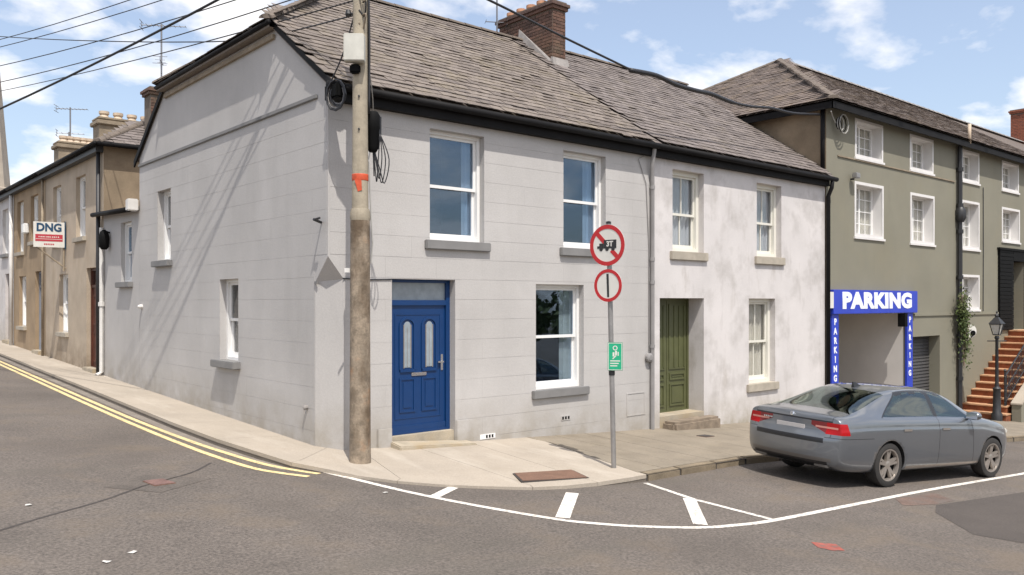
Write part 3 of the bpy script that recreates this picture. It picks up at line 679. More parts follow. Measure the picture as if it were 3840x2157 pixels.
# ------------------------------------------------------------------ white house
def white_house():
    H = thing('white_house', 'dirty white two storey house with green panelled door between grey and olive buildings', 'house', (10, 4, -.5))
    X0, X1 = 7.0, 13.6
    fh = [(7.68, 8.71, 3.12, 4.78, .2), (10.65, 11.65, 3.12, 4.78, .2), (10.34, 11.39, .27, 2.18, .2), (7.28, 8.71, -.20, 2.18, .40)]
    mb = MB(); wall(mb, FR, X0 + .003, X1, -3, 5.15, fh)
    mb.poly((X1, 0, -3), (X1, 8.5, -3), (X1, 8.5, 5.15), (X1, 0, 5.15)); mb.poly((X0, 8.5, -3), (X1, 8.5, -3), (X1, 8.5, 5.15), (X0, 8.5, 5.15))
    mb.build('wall', m_white, H, fix=False)
    mb = MB(); yb = 2 * RY - YE
    mb.poly((X0, YE, ZE - .02), (X1 + .1, YE, ZE - .02), (X1 + .1, RY, RZ - .02), (X0, RY, RZ - .02)); mb.poly((X0, yb, ZE - .02), (X1 + .1, yb, ZE - .02), (X1 + .1, RY, RZ - .02), (X0, RY, RZ - .02))
    mb.poly((X1 + .1, YE, ZE - .02), (X1 + .1, YE, ZE - .12), (X1 + .1, 0, ZE), (X1 + .1, 0, ZE + .1))
    rf = mb.build('roof', m_slate2, H, fix=False); sl = math.sqrt(1 + SL * SL)
    lay_slates(rf, (X0 + .005, YE - .02, ZE), (1, 0, 0), (0, 1 / sl, SL / sl), X1 + .06 - X0, (RY - YE) * sl, lambda u, v: v / sl < RY - YE - .12 and not (.3 < u < .8 and v / sl > 3.2), m_slate2)
    ridge_run(rf, (X0, RY, RZ + .03), (X1, RY, RZ + .03))
    f = MB(); f.fbox(FR, X0 + .004, X1, 4.945, 5.14, 0, .13); f.build('fascia', m_gutter, H)
    g = MB(); g.tube([(X0 + .004, -.215, 5.125), (X1 + .18, -.215, 5.115)], .058, 8); g.build('gutter', m_gutter, H, smooth=True)
    g = MB(); g.tube([(X1 - .02, -.21, 5.07), (X1 - .02, -.19, 4.9), (X1 - .0, -.09, 4.7), (X1 - .0, -.09, gz(X1, 0))], .05, 8); g.build('downpipe', m_gutter, H, smooth=True)
    for (a, b, c, d) in ((7.68, 8.71, 3.12, 4.78), (10.65, 11.65, 3.12, 4.78), (10.34, 11.39, .27, 2.18)):
        sash_window(H, FR, a, b, c, d, .14, m_cream, m_sillstone, bars=1, gm=m_glass2, fw=.085, mid=.47 if c > 1 else .49, sill=(.09, .06, .17), cur=(.9, m_curt) if c < 1 else (.9, m_curt2))
    d = -.39; dr_ = MB(); frame_rect(dr_, FR, 7.28, 8.71, -.18, 2.18, .05, d - .06, d, wb=.03)
    dr = dr_.build('door', m_doorgreen, H)
    for (a, b) in ((7.335, 7.985), (8.0, 8.655)):
        mb = MB(); mb.fbox(FR, a, b, -.15, 2.13, d - .06, d - .02)
        for i in range(4):
            u = a + .09 + i * (b - a - .18) / 3; mb.fbox(FR, u - .02, u + .02, .74, 2.02, d - .021, d - .004)
        frame_rect(mb, FR, a + .06, b - .06, .70, 2.06, .025, d - .021, d - .001)
        for (z0, z1) in ((.48, .62), (-.06, .40)):
            frame_rect(mb, FR, a + .08, b - .08, z0, z1, .03, d - .021, d + .002); mb.fbox(FR, a + .16, b - .16, z0 + .06, z1 - .06, d - .021, d - .008)
        mb.build('leaf', m_doorgreen, dr)
    mb = MB(); mb.fbox(FR, 7.28, 8.71, -.5, -.175, -.45, .004); mb.build('threshold', m_step, H)
    mb = MB(); mb.box((7.33, -.34, gz(8, 0) - .1), (8.86, .0, gz(8, 0) + .18)); mb.build('door_step', m_stonestep, H, bevel=.05)
    ch = brick_stack(H, 7.36, 7.76, 3.17, 5.05, 7.4, 8.78, m_brick, seen=lambda f, u, z: z > (7.45 if f == 'F' else roofz(3.17 + u) - .05))
    for k in range(5): pot(ch, 7.56, 3.4 + k * .36, 8.97, h=.16 if k else .5, r=.11, mat=m_pot)
    fl = MB(); 
    for a, b in ((3.1, 4.3),):
        fl.hexa([(7.30, a, roofz(a)), (7.30, b, roofz(b)), (7.37, b, roofz(b)), (7.37, a, roofz(a)), (7.33, a, roofz(a) + .06), (7.33, b, roofz(b) + .34), (7.37, b, roofz(b) + .34), (7.37, a, roofz(a) + .06)])
    fl.hexa([(7.30, 3.08, roofz(3.08)), (7.82, 3.08, roofz(3.08)), (7.82, 3.18, roofz(3.18)), (7.30, 3.18, roofz(3.18)), (7.32, 3.12, roofz(3.2) + .12), (7.80, 3.12, roofz(3.2) + .12), (7.80, 3.18, roofz(3.2) + .14), (7.32, 3.18, roofz(3.2) + .14)]); fl.build('cement_fillet', m_lead, ch)
    return H
white_house()

# ------------------------------------------------------------------ olive building
def gwin(H, u0, u1, z0, z1, cols=2, rows=4, dp=.27, open_=False):
    F = FR; d = -dp
    b = MB(); w = .075
    frame_rect(b, F, u0 - .0, u1 + .0, z0 - .0, z1, w, 0, .014)
    win = b.build('window', m_revealw, H)
    r = MB()
    for (p, q) in (((u0, z0), (u0, z1)), ((u1, z0), (u1, z1)), ((u0, z0), (u1, z0)), ((u0, z1), (u1, z1))):
        ins = .006
        sx = lambda u: u + (w - ins if u == u0 else -(w - ins)); sz = lambda z: z + (w - ins if z == z0 else -(w - ins))
        r.poly(F.p(sx(p[0]), sz(p[1]), .012), F.p(sx(q[0]), sz(q[1]), .012), F.p(sx(q[0]), sz(q[1]), d), F.p(sx(p[0]), sz(p[1]), d))
    r.build('reveal', m_revealw, win, fix=False)
    a, c, e, g = u0 + w - .006, u1 - w + .006, z0 + w - .006, z1 - w + .006
    f = MB(); frame_rect(f, F, a, c, e, g, .055, d - .06, d + .005); um = (a + c) / 2; f.fbox(F, um - .03, um + .03, e + .055, g - .055, d - .055, d); f.build('frame', m_pvc, win)
    for (p, q) in ((a + .056, um - .031), (um + .031, c - .056)):
        pm = MB(); pm.fbox(F, p, q, e + .056, g - .056, d - .035, d - .028); pm.build('pane', m_glass2, win)
        gb = MB(); x = (p + q) / 2; gb.fbox(F, x - .009, x + .009, e + .056, g - .056, d - .028, d - .016)
        for k in range(1, rows): z = e + (g - e) * k / rows; gb.fbox(F, p, q, z - .009, z + .009, d - .028, d - .015)
        gb.build('glazing_bar', m_pvc, win)
    curtain(F, a + .03, c - .03, e + .03, g - .03, d - .10, m_curt, win)
    s = MB(); s.fbox(F, u0 - .03, u1 + .05, z0 - .06, z0 - .002, 0, .04); s.build('sill', m_revealw, win)
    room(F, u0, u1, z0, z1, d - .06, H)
    return win
GY = 4.5; GE = 7.0
def green_building():
    H = thing('olive_building', 'three storey olive green building with slate roof and deep white windows', 'building', (22, 4.5, -1))
    X0, X1, Y1 = 13.66, 48, 9.4
    tops = [(15.09, 16.62, 5.86, 6.86), (18.23, 19.76, 5.86, 6.86), (21.82, 23.15, 5.88, 6.86), (25.07, 26.6, 5.88, 6.86), (28.3, 29.8, 5.88, 6.86), (31.5, 33, 5.88, 6.86)]
    mids = [(15.07, 16.65, 3.80, 5.23), (18.26, 19.83, 3.78, 5.21), (21.82, 23.17, 3.77, 5.28), (25.07, 26.7, 4.16, 5.30), (28.3, 29.8, 3.9, 5.3), (31.5, 33, 3.9, 5.3)]
    low = [(21.82, 23.17, 1.86, 2.96)]
    holes = [(a, b, c, d, .30) for a, b, c, d in tops + mids + low] + [(14.12, 17.96, -3, 1.80, .05), (18.30, 20.22, -3, 1.11, .5), (25.95, 27.1, 1.15, 3.5, .5)]
    mb = MB(); wall(mb, FR, X0, X1, -4, 6.98, holes)
    mb.poly((X0, 0, -4), (X0, Y1, -4), (X0, Y1, 6.98), (X0, 0, 6.98), mi=1); mb.poly((X1, 0, -4), (X1, Y1, -4), (X1, Y1, 6.98), (X1, 0, 6.98)); mb.poly((X0, Y1, -4), (X1, Y1, -4), (X1, Y1, 6.98), (X0, Y1, 6.98))
    mb.build('wall', [m_green, m_brownend], H, fix=False)
    for i, w in enumerate(tops + mids + low): gwin(H, *w, rows=3 if i < len(tops) or i == len(tops + mids) else 4)
    # ground-floor ledge, cable line under the top windows
    l = MB(); l.fbox(FR, 18.47, 24.9, 1.70, 1.77, 0, .035); l.build('ledge', m_green, H)
    l = MB(); l.fbox(FR, 14.2, 21.25, 5.765, 5.80, 0, .03); l.build('string_course', m_stack, H)
    # parking passage
    p = MB(); a, b, zt, dp = 14.12, 17.96, 1.80, 5.5
    p.poly((a, .05, -3), (a, dp, -3), (a, dp, zt), (a, .05, zt)); p.poly((b, .05, -3), (b, dp, -3), (b, dp, zt), (b, .05, zt)); p.poly((a, dp, -3), (b, dp, -3), (b, dp, zt), (a, dp, zt)); p.poly((a, .05, zt), (b, .05, zt), (b, dp, zt), (a, dp, zt))
    p.build('passage', m_passage, H, fix=False)
    fl = MB(); fl.poly(*[(x, y, gz(x, 0) + .004) for x, y in ((a, .0), (b, .0), (b, dp), (a, dp))]); fl.build('passage_floor', m_oldconc, H)
    br = MB(); br.fbox(FR, 17.5, 17.66, 1.42, 1.79, .0, .2); br.build('passage_bracket', m_black, H)
    # roller shutter built from slats
    k = 0; z = -1.55
    while z < 1.08:
        s = MB(); s.hexa([FR.p(18.30, z, -.34), FR.p(20.22, z, -.34), FR.p(20.22, z, -.30), FR.p(18.30, z, -.30), FR.p(18.30, z + .085, -.34), FR.p(20.22, z + .085, -.34), FR.p(20.22, z + .085, -.33), FR.p(18.30, z + .085, -.33)]); s.build('shutter_slat', m_shut, H); z += .095
    # entrance porch: black panelling with a dark door
    for (u0, u1) in ((24.72, 25.95), (27.1, 28.2)):
        n = 0; z = 1.16
        while z < 3.8:
            q = MB(); q.fbox(FR, u0, u1, z, min(z + .125, 3.84), 0, .07 + (n % 2) * .006); q.build('porch_panel', m_black, H, bevel=.008); z += .13; n += 1
    q = MB(); q.fbox(FR, 25.95, 27.1, 3.5, 3.84, -.5, .072); q.fbox(FR, 24.66, 28.26, 3.845, 3.92, 0, .10); q.build('porch_head', m_black, H)
    q = MB(); q.fbox(FR, 25.96, 27.09, 1.15, 3.5, -.5, -.42); q.build('door', m_black, H)
    q = MB(); q.fbox(FR, 25.955, 26.0, 1.15, 3.5, -.42, .03); q.build('door_frame', m_greypipe, H)
    # roof: hipped left end
    ov = .35; ez = GE + .02; AX = 18.82; rz = 9.98; x0 = X0 - .28
    mb = MB(); 
    A, B, C_, D = V((x0, -ov, ez)), V((X1, -ov, ez)), V((X1, GY, rz)), V((AX, GY, rz)); E_ = V((x0, Y1 + ov, ez))
    mb.poly(A, B, C_, D); mb.poly(A, D, E_); mb.poly(E_, D, C_, V((X1, Y1 + ov, ez)))
    mb.poly(A + V((0, 0, -.03)), B + V((0, 0, -.03)), V((X1, .02, ez - .05)), V((X0, .02, ez - .05)), mi=1); mb.poly(A + V((0, 0, -.03)), E_ + V((0, 0, -.03)), V((X0, Y1, ez - .05)), V((X0, .02, ez - .05)), mi=1)
    rf = mb.build('roof', [m_slate3, m_gutter], H, fix=False)
    vv = V((0, GY + ov, rz - ez)); vl = vv.length
    lay_slates(rf, (x0, -ov - .02, ez + .015), (1, 0, 0), vv, 17, vl, lambda u, v: v < vl - .1 and u > (v / vl) * (AX - x0) - .05, m_slate3)
    hv = V((AX - x0, 0, rz - ez)); hl = hv.length; cy = (Y1) / 2
    lay_slates(rf, (x0 - .02, -ov, ez + .015), (0, 1, 0), hv, Y1 + 2 * ov, hl, lambda u, v: v < hl - .1 and (v / hl) * (GY + ov) - .05 < u < (Y1 + 2 * ov) - (v / hl) * (Y1 + ov - GY) + .05, m_slate3, 0)
    ridge_run(rf, D + V((0, 0, .05)), C_ + V((0, 0, .05)), mat=m_lead, r=.13); ridge_run(rf, A + V((0, 0, .05)), D + V((0, 0, .05)), r=.11); ridge_run(rf, E_ + V((0, 0, .05)), D + V((0, 0, .05)), r=.11)
    f = MB(); f.fbox(FR, x0 + .02, X1, ez - .2, ez - .03, ov - .06, ov - .02); f.build('fascia', m_gutter, H)
    f = MB(); f.box((x0 + .02, -ov + .03, ez - .2), (x0 + .06, Y1 + ov, ez - .03)); f.build('fascia', m_gutter, H)
    # soil pipe
    g = MB(); X = 21.42; g.tube([(X, -.10, 6.9), (X, -.10, gz(X, 0))], .075, 8)
    for z in (6.1, 5.0, 4.2, 2.8, 1.0, -.3): g.lathe((X, -.10, z), [(.10, 0), (.10, .12)], 8)
    g.lathe((X, -.12, 4.55), [(.10, 0), (.16, .12), (.16, .35), (.1, .45)], 8); g.build('soil_pipe', m_blackm, H, smooth=True, angle=40)
    g = MB(); g.tube([(21.62, -.30, 6.95), (21.62, -.30, 7.55)], .05, 8); g.build('vent_pipe', m_potpale, H, smooth=True)
    g = MB(); g.tube([(13.60, .06, 7.0), (13.60, .06, 5.3)], .055, 8); g.build('corner_pipe', m_gutter, H, smooth=True)
    ca = MB(); ca.tube([(23.45, -.02, 5.8), (23.46, -.02, 3.7), (23.44, -.02, 1.8)], .012, 5); ca.build('surface_cable', m_cable, H)
    ck = brick_stack(H, 40.6, 42.2, 3.9, 5.0, 9.5, 11.5, m_redbrick, seen=lambda f, u, z: z > 9.9)
    return H
green_building()

# ------------------------------------------------------------------ annex and brown terrace
def annex():
    H = thing('rear_annex', 'low grey lean-to annex between the corner house gable and the brown terrace', 'outbuilding', (1, 10, 0))
    h = [(9.06, 9.86, 2.55, 3.92, .09)]
    mb = MB(); wall(mb, LF, 8.503, 11.28, -1, 4.08, h); mb.poly(*[LF.p(*q) for q in ((8.503, 4.08), (11.28, 4.08), (11.28, 4.2), (8.503, 4.1))]); mb.build('wall', m_grey, H, fix=False)
    r = MB(); r.hexa([(-.16, 8.51, 4.10), (-.16, 11.4, 4.20), (3, 11.3, 5.0), (3, 8.51, 4.9), (-.16, 8.51, 4.16), (-.16, 11.4, 4.26), (3, 11.3, 5.06), (3, 8.51, 4.96)]); r.build('roof', m_slate, H)
    g = MB(); g.tube([(-.2, 8.5, 4.12), (-.2, 11.5, 4.22)], .055, 8); g.build('gutter', m_gutter, H, smooth=True)
    g = MB(); g.box((-.26, 8.42, 4.08), (-.04, 8.62, 4.34)); g.build('gutter_hopper', m_whitepipe, H, bevel=.02)
    g = MB(); g.tube([(-.07, 11.2, 3.9), (-.07, 11.2, gz(0, 11) + .1), (-.2, 11.15, gz(0, 11) + .03)], .05, 8); g.lathe((-.07, 11.2, 2.0), [(.075, 0), (.075, .1)], 8); g.build('downpipe', m_whitepipe, H, smooth=True, angle=40)
    sash_window(H, LF, *h[0][:4], .09, m_pvc, m_greysill, sill=(.1, .11, .12))
annex()
l = thing('wall_lamp', 'small rounded black fitting high on the annex wall beside its drainpipe', 'lamp', (-.1, 10.9, 3.7))
mb = MB(); mb.lathe((-.13, 10.75, 3.35), [(.06, 0), (.11, .06), (.12, .3), (.09, .42), (.03, .47)], 10); mb.build('lamp_body', m_black, l, smooth=True, angle=50)
mb = MB(); mb.tube([(0, 10.75, 3.75), (-.13, 10.75, 3.8)], .02, 6); mb.build('bracket', m_black, l)

def terrace(name, label, y0, y1, mwall, wins, doors, mend=None, x1=8.0, hip=False):
    H = thing(name, label, 'house', (2, (y0 + y1) / 2, .3))
    holes = [(a, b, c, d, .10) for a, b, c, d, *_ in wins] + [(a, b, c, d, .11) for a, b, c, d, *_ in doors]
    mb = MB(); wall(mb, LF, y0 + .003, y1, -1, 5.9, holes)
    mb.poly((0, y0 + .003, -1), (x1, y0 + .003, -1), (x1, y0 + .003, 5.9), (0, y0 + .003, 5.9), mi=1)
    mb.poly((0, y1, -1), (x1, y1, -1), (x1, y1, 5.9), (0, y1, 5.9), mi=1); mb.poly((x1, y0, -1), (x1, y1, -1), (x1, y1, 5.9), (x1, y0, 5.9))
    mb.build('wall', [mwall, mend or mwall], H, fix=False)
    for (a, b, c, d, st) in wins:
        sash_window(H, LF, a, b, c, d, .10, m_pvc, m_sillstone if mwall is not m_white else m_greysill, gm=m_glass2, sill=(.08, .09, .12), cur=(.95, m_curt))
    for (a, b, c, d, mt) in doors:
        q = MB(); frame_rect(q, LF, a, b, c, d, .07, -.2, -.1, wb=.03); q.fbox(LF, a + .07, b - .07, d - .5, d - .43, -.19, -.11); dr = q.build('door', mt, H)
        q = MB(); q.fbox(LF, a + .07, b - .07, c + .03, d - .5, -.19, -.14)
        for zz in (.15, 1.1):
            for uu in (a + .14, (a + b) / 2 + .03): frame_rect(q, LF, uu, uu + (b - a) / 2 - .17, c + zz, c + zz + .75, .03, -.14, -.125)
        q.build('leaf', mt, dr)
        q = MB(); q.fbox(LF, a + .07, b - .07, d - .43, d - .07, -.16, -.15); q.build('transom_pane', m_glass2, dr)
        q = MB(); q.fbox(LF, a + .05, b - .05, c - .3, c + .02, -.1, .12); q.build('door_step', m_step, H, bevel=.015)
    rm = x1 / 2; ez = 5.95; rz = ez + .62 * rm
    mb = MB()
    if hip:
        A, B, R0, R1 = V((-.2, y0 - .2, ez)), V((-.2, y1, ez)), V((rm, y0 + rm, rz)), V((rm, y1, rz)); C_, D_ = V((x1 + .2, y0 - .2, ez)), V((x1 + .2, y1, ez))
        mb.poly(A, B, R1, R0); mb.poly(A, R0, C_); mb.poly(C_, R0, R1, D_); mb.poly(A, C_, D_, B)
        rf = mb.build('roof', m_slate, H, fix=False)
        ridge_run(rf, A + V((0, 0, .03)), R0 + V((0, 0, .03)))
        hv = R0 - V((rm, y0 - .2, ez)); hl = hv.length
        lay_slates(rf, (-.2, y0 - .2, ez + .01), (1, 0, 0), hv, x1 + .4, hl, lambda u, v: v < hl - .1 and v / hl * (rm + .2) < u < x1 + .4 - v / hl * (rm + .2), m_slate2, 0)
        g = MB(); g.tube([(-.2, y0 - .24, ez - .03), (x1, y0 - .24, ez - .03)], .05, 8); g.build('gutter', m_gutter, H, smooth=True)
    else:
        mb.poly((-.2, y0, ez), (-.2, y1, ez), (rm, y1, rz), (rm, y0, rz)); mb.poly((x1 + .2, y0, ez), (x1 + .2, y1, ez), (rm, y1, rz), (rm, y0, rz)); mb.poly((-.2, y0, ez), (-.2, y1, ez), (x1, y1, ez), (x1, y0, ez))
        rf = mb.build('roof', m_slate, H, fix=False)
    g = MB(); g.tube([(-.24, y0 - .2, ez - .03), (-.24, y1, ez - .03)], .055, 8); g.build('gutter', m_gutter, H, smooth=True)
    f = MB(); f.fbox(LF, y0, y1, ez - .2, ez - .05, .01, .18); f.build('eaves_board', m_blackm, H)
    return H
B1 = terrace('beige_terraced_house', 'weathered beige terraced house with brown door next to the grey annex', 11.28, 17.45, m_beige,
             [(12.95, 13.9, 3.80, 5.42, 0), (15.55, 16.5, 3.80, 5.42, 0), (14.75, 15.75, 1.25, 2.88, 0)], [(11.75, 12.85, .42, 2.97, m_doorred)], m_brownend, hip=True)
B2 = terrace('brown_terraced_house', 'dark brown terraced house with pale grey door farther up the street', 17.46, 22.2, m_brown,
             [(18.45, 19.5, 4.0, 5.45, 0), (20.6, 21.6, 3.75, 5.45, 0), (20.2, 21.3, 1.3, 2.95, 0)], [(17.75, 18.85, .6, 3.05, m_doorgrey)])
B3 = terrace('white_terraced_house', 'whitewashed terraced house at the far left end of the row', 22.21, 34, m_white,
             [(23.2, 24.2, 3.8, 5.4, 0), (26.5, 27.5, 3.8, 5.4, 0), (26.5, 27.6, 1.5, 3.1, 0)], [(22.6, 23.7, .75, 3.1, m_doorred)])
g = MB(); g.tube([(-.09, 22.15, 5.8), (-.09, 22.15, gz(0, 22))], .06, 8); g.build('downpipe', m_whitepipe, B2, smooth=True)
g = MB(); g.tube([(-.09, 17.42, 5.8), (-.09, 17.42, gz(0, 17))], .035, 8); g.build('downpipe', m_stack, B1, smooth=True)
g = MB(); g.tube([(-.08, 11.45, 5.8), (-.08, 11.45, gz(0, 11))], .05, 8); g.build('downpipe', m_blackm, B1, smooth=True)
g = MB(); g.box((-.16, 19.75, 4.3), (-.002, 20.1, 4.62)); g.build('alarm_box', m_pvc, B2, bevel=.03)
def stack(parent, x0, x1, y0, y1, z0, z1, pots, mat=m_stack):
    c = MB(); c.box((x0, y0, z0), (x1, y1, z1)); ch = c.build('chimney', mat, parent)
    for e, a, b in ((.07, z1 - .14, z1 - .02), (.03, z1, z1 + .07)):
        c = MB(); c.box((x0 - e, y0 - e, a), (x1 + e, y1 + e, b)); c.build('corbel_course', mat, ch, bevel=.02)
    for k in range(pots): pot(ch, x0 + .2 + (x1 - x0 - .4) * k / (pots - 1), (y0 + y1) / 2, z1 + .05, h=.22, r=.12, mat=m_potpale)
    return ch
stack(B1, .47, 2.3, 13.5, 14.1, 6.1, 7.0, 5)
stack(B2, .36, 1.5, 17.5, 18.1, 6.1, 6.92, 5)
ch3 = brick_stack(B1, 1.2, 1.95, 11.6, 12.1, 6.3, 7.42, m_brick, faces=('F',), seen=lambda f, u, z: z > 6.2)

# church spire beyond the terrace
sp = thing('church_spire', 'pale stone church spire cut off by the left edge of the photo', 'spire', (6.5, 77.5, 1.5))
q = MB(); q.lathe((6.5, 77.5, 0), [(3.3, -2), (3.3, 11.6), (3.45, 11.7), (3.45, 12.2), (3.1, 12.3)], 8); q.build('tower', m_stone, sp)
q = MB(); q.lathe((6.5, 77.5, 12.3), [(2.95, 0), (2.3, 8), (.1, 35)], 8); q.build('spire_cone', m_stone, sp)

# ------------------------------------------------------------------ utility pole
PX, PY = .075, -.76
def pole():
    H = thing('utility_pole', 'tall wooden utility pole in front of the corner house, dark below and pale above', 'utility pole', (PX, PY, gz(PX, PY)))
    c = (PX, PY, 0); g0 = gz(PX, PY)
    n = 14; pr = [(.150, g0 - .2), (.142, g0 + .15), (.140, .6), (.136, 1.4), (.134, 2.2), (.130, 3.20)]
    q = MB(); q.lathe(c, pr, 20); q.build('lower_pole', m_poleL, H, smooth=True, angle=60)
    q = MB(); q.lathe(c, [(.128, 3.19), (.136, 3.23), (.136, 3.30), (.122, 3.36)], 20); q.build('collar', m_poleU, H, smooth=True, angle=60)
    q = MB(); q.lathe(c, [(.112, 3.3), (.104, 4.5), (.098, 6.0), (.092, 7.45)], 20); q.build('upper_pole', m_poleU, H, smooth=True, angle=60)
    # box near the top, hung on the side facing the street
    a = V((-.62, -.78, 0)).normalized(); b = V((-a.y, a.x, 0)); o = V((PX, PY, 0)) + a * .17 + b * -.05
    def ob(w, dd, z0, z1, nm, mt, off=V((0, 0, 0)), bev=.01):
        m_ = MB(); pts = []
        for z in (z0, z1):
            for s, t in ((-1, -1), (1, -1), (1, 1), (-1, 1)): pts.append(o + off + b * s * w + a * t * dd + V((0, 0, z)))
        m_.hexa(pts); return m_.build(nm, mt, H, bevel=bev)
    ob(.135, .08, 5.30, 5.66, 'junction_box', m_box)
    ob(.07, .05, 5.16, 5.28, 'box_shade_block', m_black, off=-a * .06, bev=.02)  # black block puts the shade under the junction box into solid form
    # orange tape
    q = MB(); q.lathe(c, [(.110, 3.735), (.112, 3.745), (.1115, 3.815), (.1095, 3.825)], 20); q.build('orange_tape', m_orange, H, smooth=True)
    q = MB(); e = V((PX, PY, 0)) + V((-.6505, -.7595, 0)) * .115 + V((.76, -.65, 0)) * -.01
    q.hexa([e + V((0, 0, 3.58)), e + V((.04, -.035, 3.60)), e + V((.045, -.03, 3.60)), e + V((.005, .005, 3.58)), e + V((-.035, .03, 3.74)), e + V((.035, -.03, 3.74)), e + V((.04, -.025, 3.74)), e + V((-.03, .035, 3.74))]); q.build('tape_tail', m_orange, H)
    # black cable enclosure on the house side with dangling loops
    r = V((.7595, -.6505, 0)); o2 = V((PX, PY, 0)) + r * .19 + V((.05, .12, 0))
    q = MB(); q.lathe(o2 + V((0, 0, 4.15)), [(.05, 0), (.085, .06), (.09, .30), (.10, .32), (.10, .5), (.07, .55)], 10); q.build('cable_box', m_black, H, smooth=True, angle=40)
    q = MB(); q.box(tuple(o2 + V((-.06, -.05, 4.3))), tuple(o2 + V((.12, .08, 4.66)))); q.build('cable_box_cover', m_trim, H, bevel=.02)
    rnd = random.Random(3)
    for k in range(5):
        ox = r * (.02 + .035 * k); l_ = .22 + rnd.random() * .25
        q = MB(); q.tube(smooth_path([o2 + V((0, 0, 4.25)), o2 + ox * .6 + V((0, 0, 4.15 - l_ * .6)), o2 + ox + V((0, 0, 4.1 - l_)), o2 + ox * 1.4 + V((0, 0, 4.2 - l_ * .4)), o2 + r * .1 + V((0, 0, 4.4))], 5), .008, 5); q.build('cable_loop', m_cable, H, smooth=True)
    # vertical cables on the side of the pole
    for k, (w, dz, rad) in enumerate(((.0, 0, .016), (.35, .1, .012), (.6, 0, .02))):
        aa = r * math.cos(w) + V((.65, .76, 0)) * math.sin(w)
        q = MB(); q.tube(smooth_path([V((PX, PY, 0)) + aa * .11 + V((0, 0, 7.3)), V((PX, PY, 0)) + aa * .115 + V((0, 0, 6.2)), V((PX, PY, 0)) + aa * .125 + V((0, 0, 5.6)), V((PX, PY, 0)) + aa * .12 + V((0, 0, 4.65 + dz))], 4), rad, 6); q.build('pole_cable', m_cable, H, smooth=True)
    q = MB(); q.tube([V((PX, PY, 4.0)) + r * .12, V((PX, PY, 3.2)) + r * .15, V((PX, PY, 2.9)) + r * .17, V((PX, PY, 2.62)) + r * .145], .012, 5); q.build('pole_cable', m_cablep, H)
    # tangle of loops and insulators above the box
    for k in range(7):
        z = 5.85 + k * .17; ang = rnd.random() * 6.28; dv = V((math.cos(ang), math.sin(ang), 0))
        q = MB(); q.tube(smooth_path([V((PX, PY, z)) + a * .1, V((PX, PY, z - .08)) + a * .16 + dv * .10, V((PX, PY, z + .08)) + a * .17 + b * .1, V((PX, PY, z + .1)) + a * .1 + b * .05], 5), .012, 5); q.build('cable_loop', m_cable if k % 2 else m_stonestep, H, smooth=True)
    for k in range(3):
        z = 6.0 + k * .3; q = MB(); q.tube([V((PX, PY, z)) - b * .16, V((PX, PY, z)) + b * .10], .018, 6); q.lathe(V((PX, PY, z - .04)) - b * .16, [(.03, 0), (.045, .03), (.03, .09)], 8); q.build('cable_hook', m_blackm, H)
    # pole bolts
    for z in (4.42, 4.86, 1.55, .75):
        q = MB(); q.lathe(V((PX, PY, z)) + a * .10, [(.014, 0), (.014, .025)], 6, a); q.build('bolt', m_blackm, H)
    q = MB(); q.box(tuple(V((PX, PY, 2.50)) - r * .20 + V((-.03, -.03, 0))), tuple(V((PX, PY, 2.56)) - r * .13 + V((.02, .02, 0)))); q.build('white_clip', m_pvc, H)
    return H
pole()
def sag(a, b, s, n=14):
    a, b = V(a), V(b); return [a.lerp(b, k / n) - V((0, 0, s * 4 * (k / n) * (1 - k / n))) for k in range(n + 1)]
CAMP = V((-5.762, -10.733, 2.1)); CF = V((.6505, .7595, 0)); CR = V((.7595, -.6505, 0))
def far(u, v, depth):   # place in the street that lies along a sight line of the photo, at a given distance
    x, y = u * 1.4907, v * 1.4907; return CAMP + (CF + CR * ((x - 1920) / 3152) + V((0, 0, (1133 - y) / 3152))) * depth
def wire(label, pts, r, mat=m_cable, cat='cable', name='overhead_wire', group='overhead wires from the pole'):
    q = MB(); q.tube(pts, r, 6); return tag(q.build(name, mat, smooth=True), label, cat, group)
wire('thin overhead wire, topmost of those crossing the sky left of the pole', sag((PX, PY, 7.36), far(-350, 167, 24), .35), .0085)
wire('thin overhead wire, second from the top in the sky left of the pole', sag((PX, PY, 7.12), far(-350, 184, 24), .3), .0085)
wire('thin overhead wire passing just above the tall aerial left of the gable', sag((PX, PY, 6.75), far(-350, 223, 24), .3), .009)
wire('thin overhead wire crossing the mast of the tall aerial below its crossbar', sag((PX, PY, 6.5), far(-350, 262, 24), .3), .009)
wire('thick black cable sweeping down across the sky to the left edge', sag((PX, PY, 7.25), far(-350, 415, 22), .25), .022)
wire('slack thin wire sagging nearly level across the sky at the left', smooth_path([V((PX, PY, 6.0)), far(640, 97, 14), far(440, 106, 17), far(200, 102, 20), far(0, 92, 23), far(-300, 70, 27)], 5), .011)
wire('faint thin wire low in the sky meeting the gable verge from the left', sag((PX, PY, 6.2), far(-250, 262, 40), .3), .010)
CBL = [V((PX, PY, 7.0)), V((2.33, -.6, 6.80)), V((4.1, -.55, 6.56)), V((5.83, -.5, 6.34))]
wire('long black cable running from the pole top over the roofs to the olive building', smooth_path(CBL, 6), .020)
SL2 = [V((5.83, -.5, 6.34)), V((6.5, -.5, 6.22)), V((7.15, -.48, 6.19)), V((7.8, -.45, 6.10)), V((8.7, -.42, 6.03)), V((9.4, -.4, 6.04)), V((10.2, -.38, 6.10)), V((11.1, -.35, 6.22)), V((11.9, -.33, 6.34)), V((12.8, -.3, 6.56)), V((13.5, -.32, 6.70))]
SL2 = [far(1585, 177, 15.4), far(1650, 190, 15.9), far(1700, 213, 16.4), far(1750, 228, 16.9), far(1790, 237, 17.4), far(1840, 257, 18.0), far(1890, 268, 18.6), far(1940, 272, 19.2), far(1995, 285, 20.0), far(2062, 288, 20.7)]
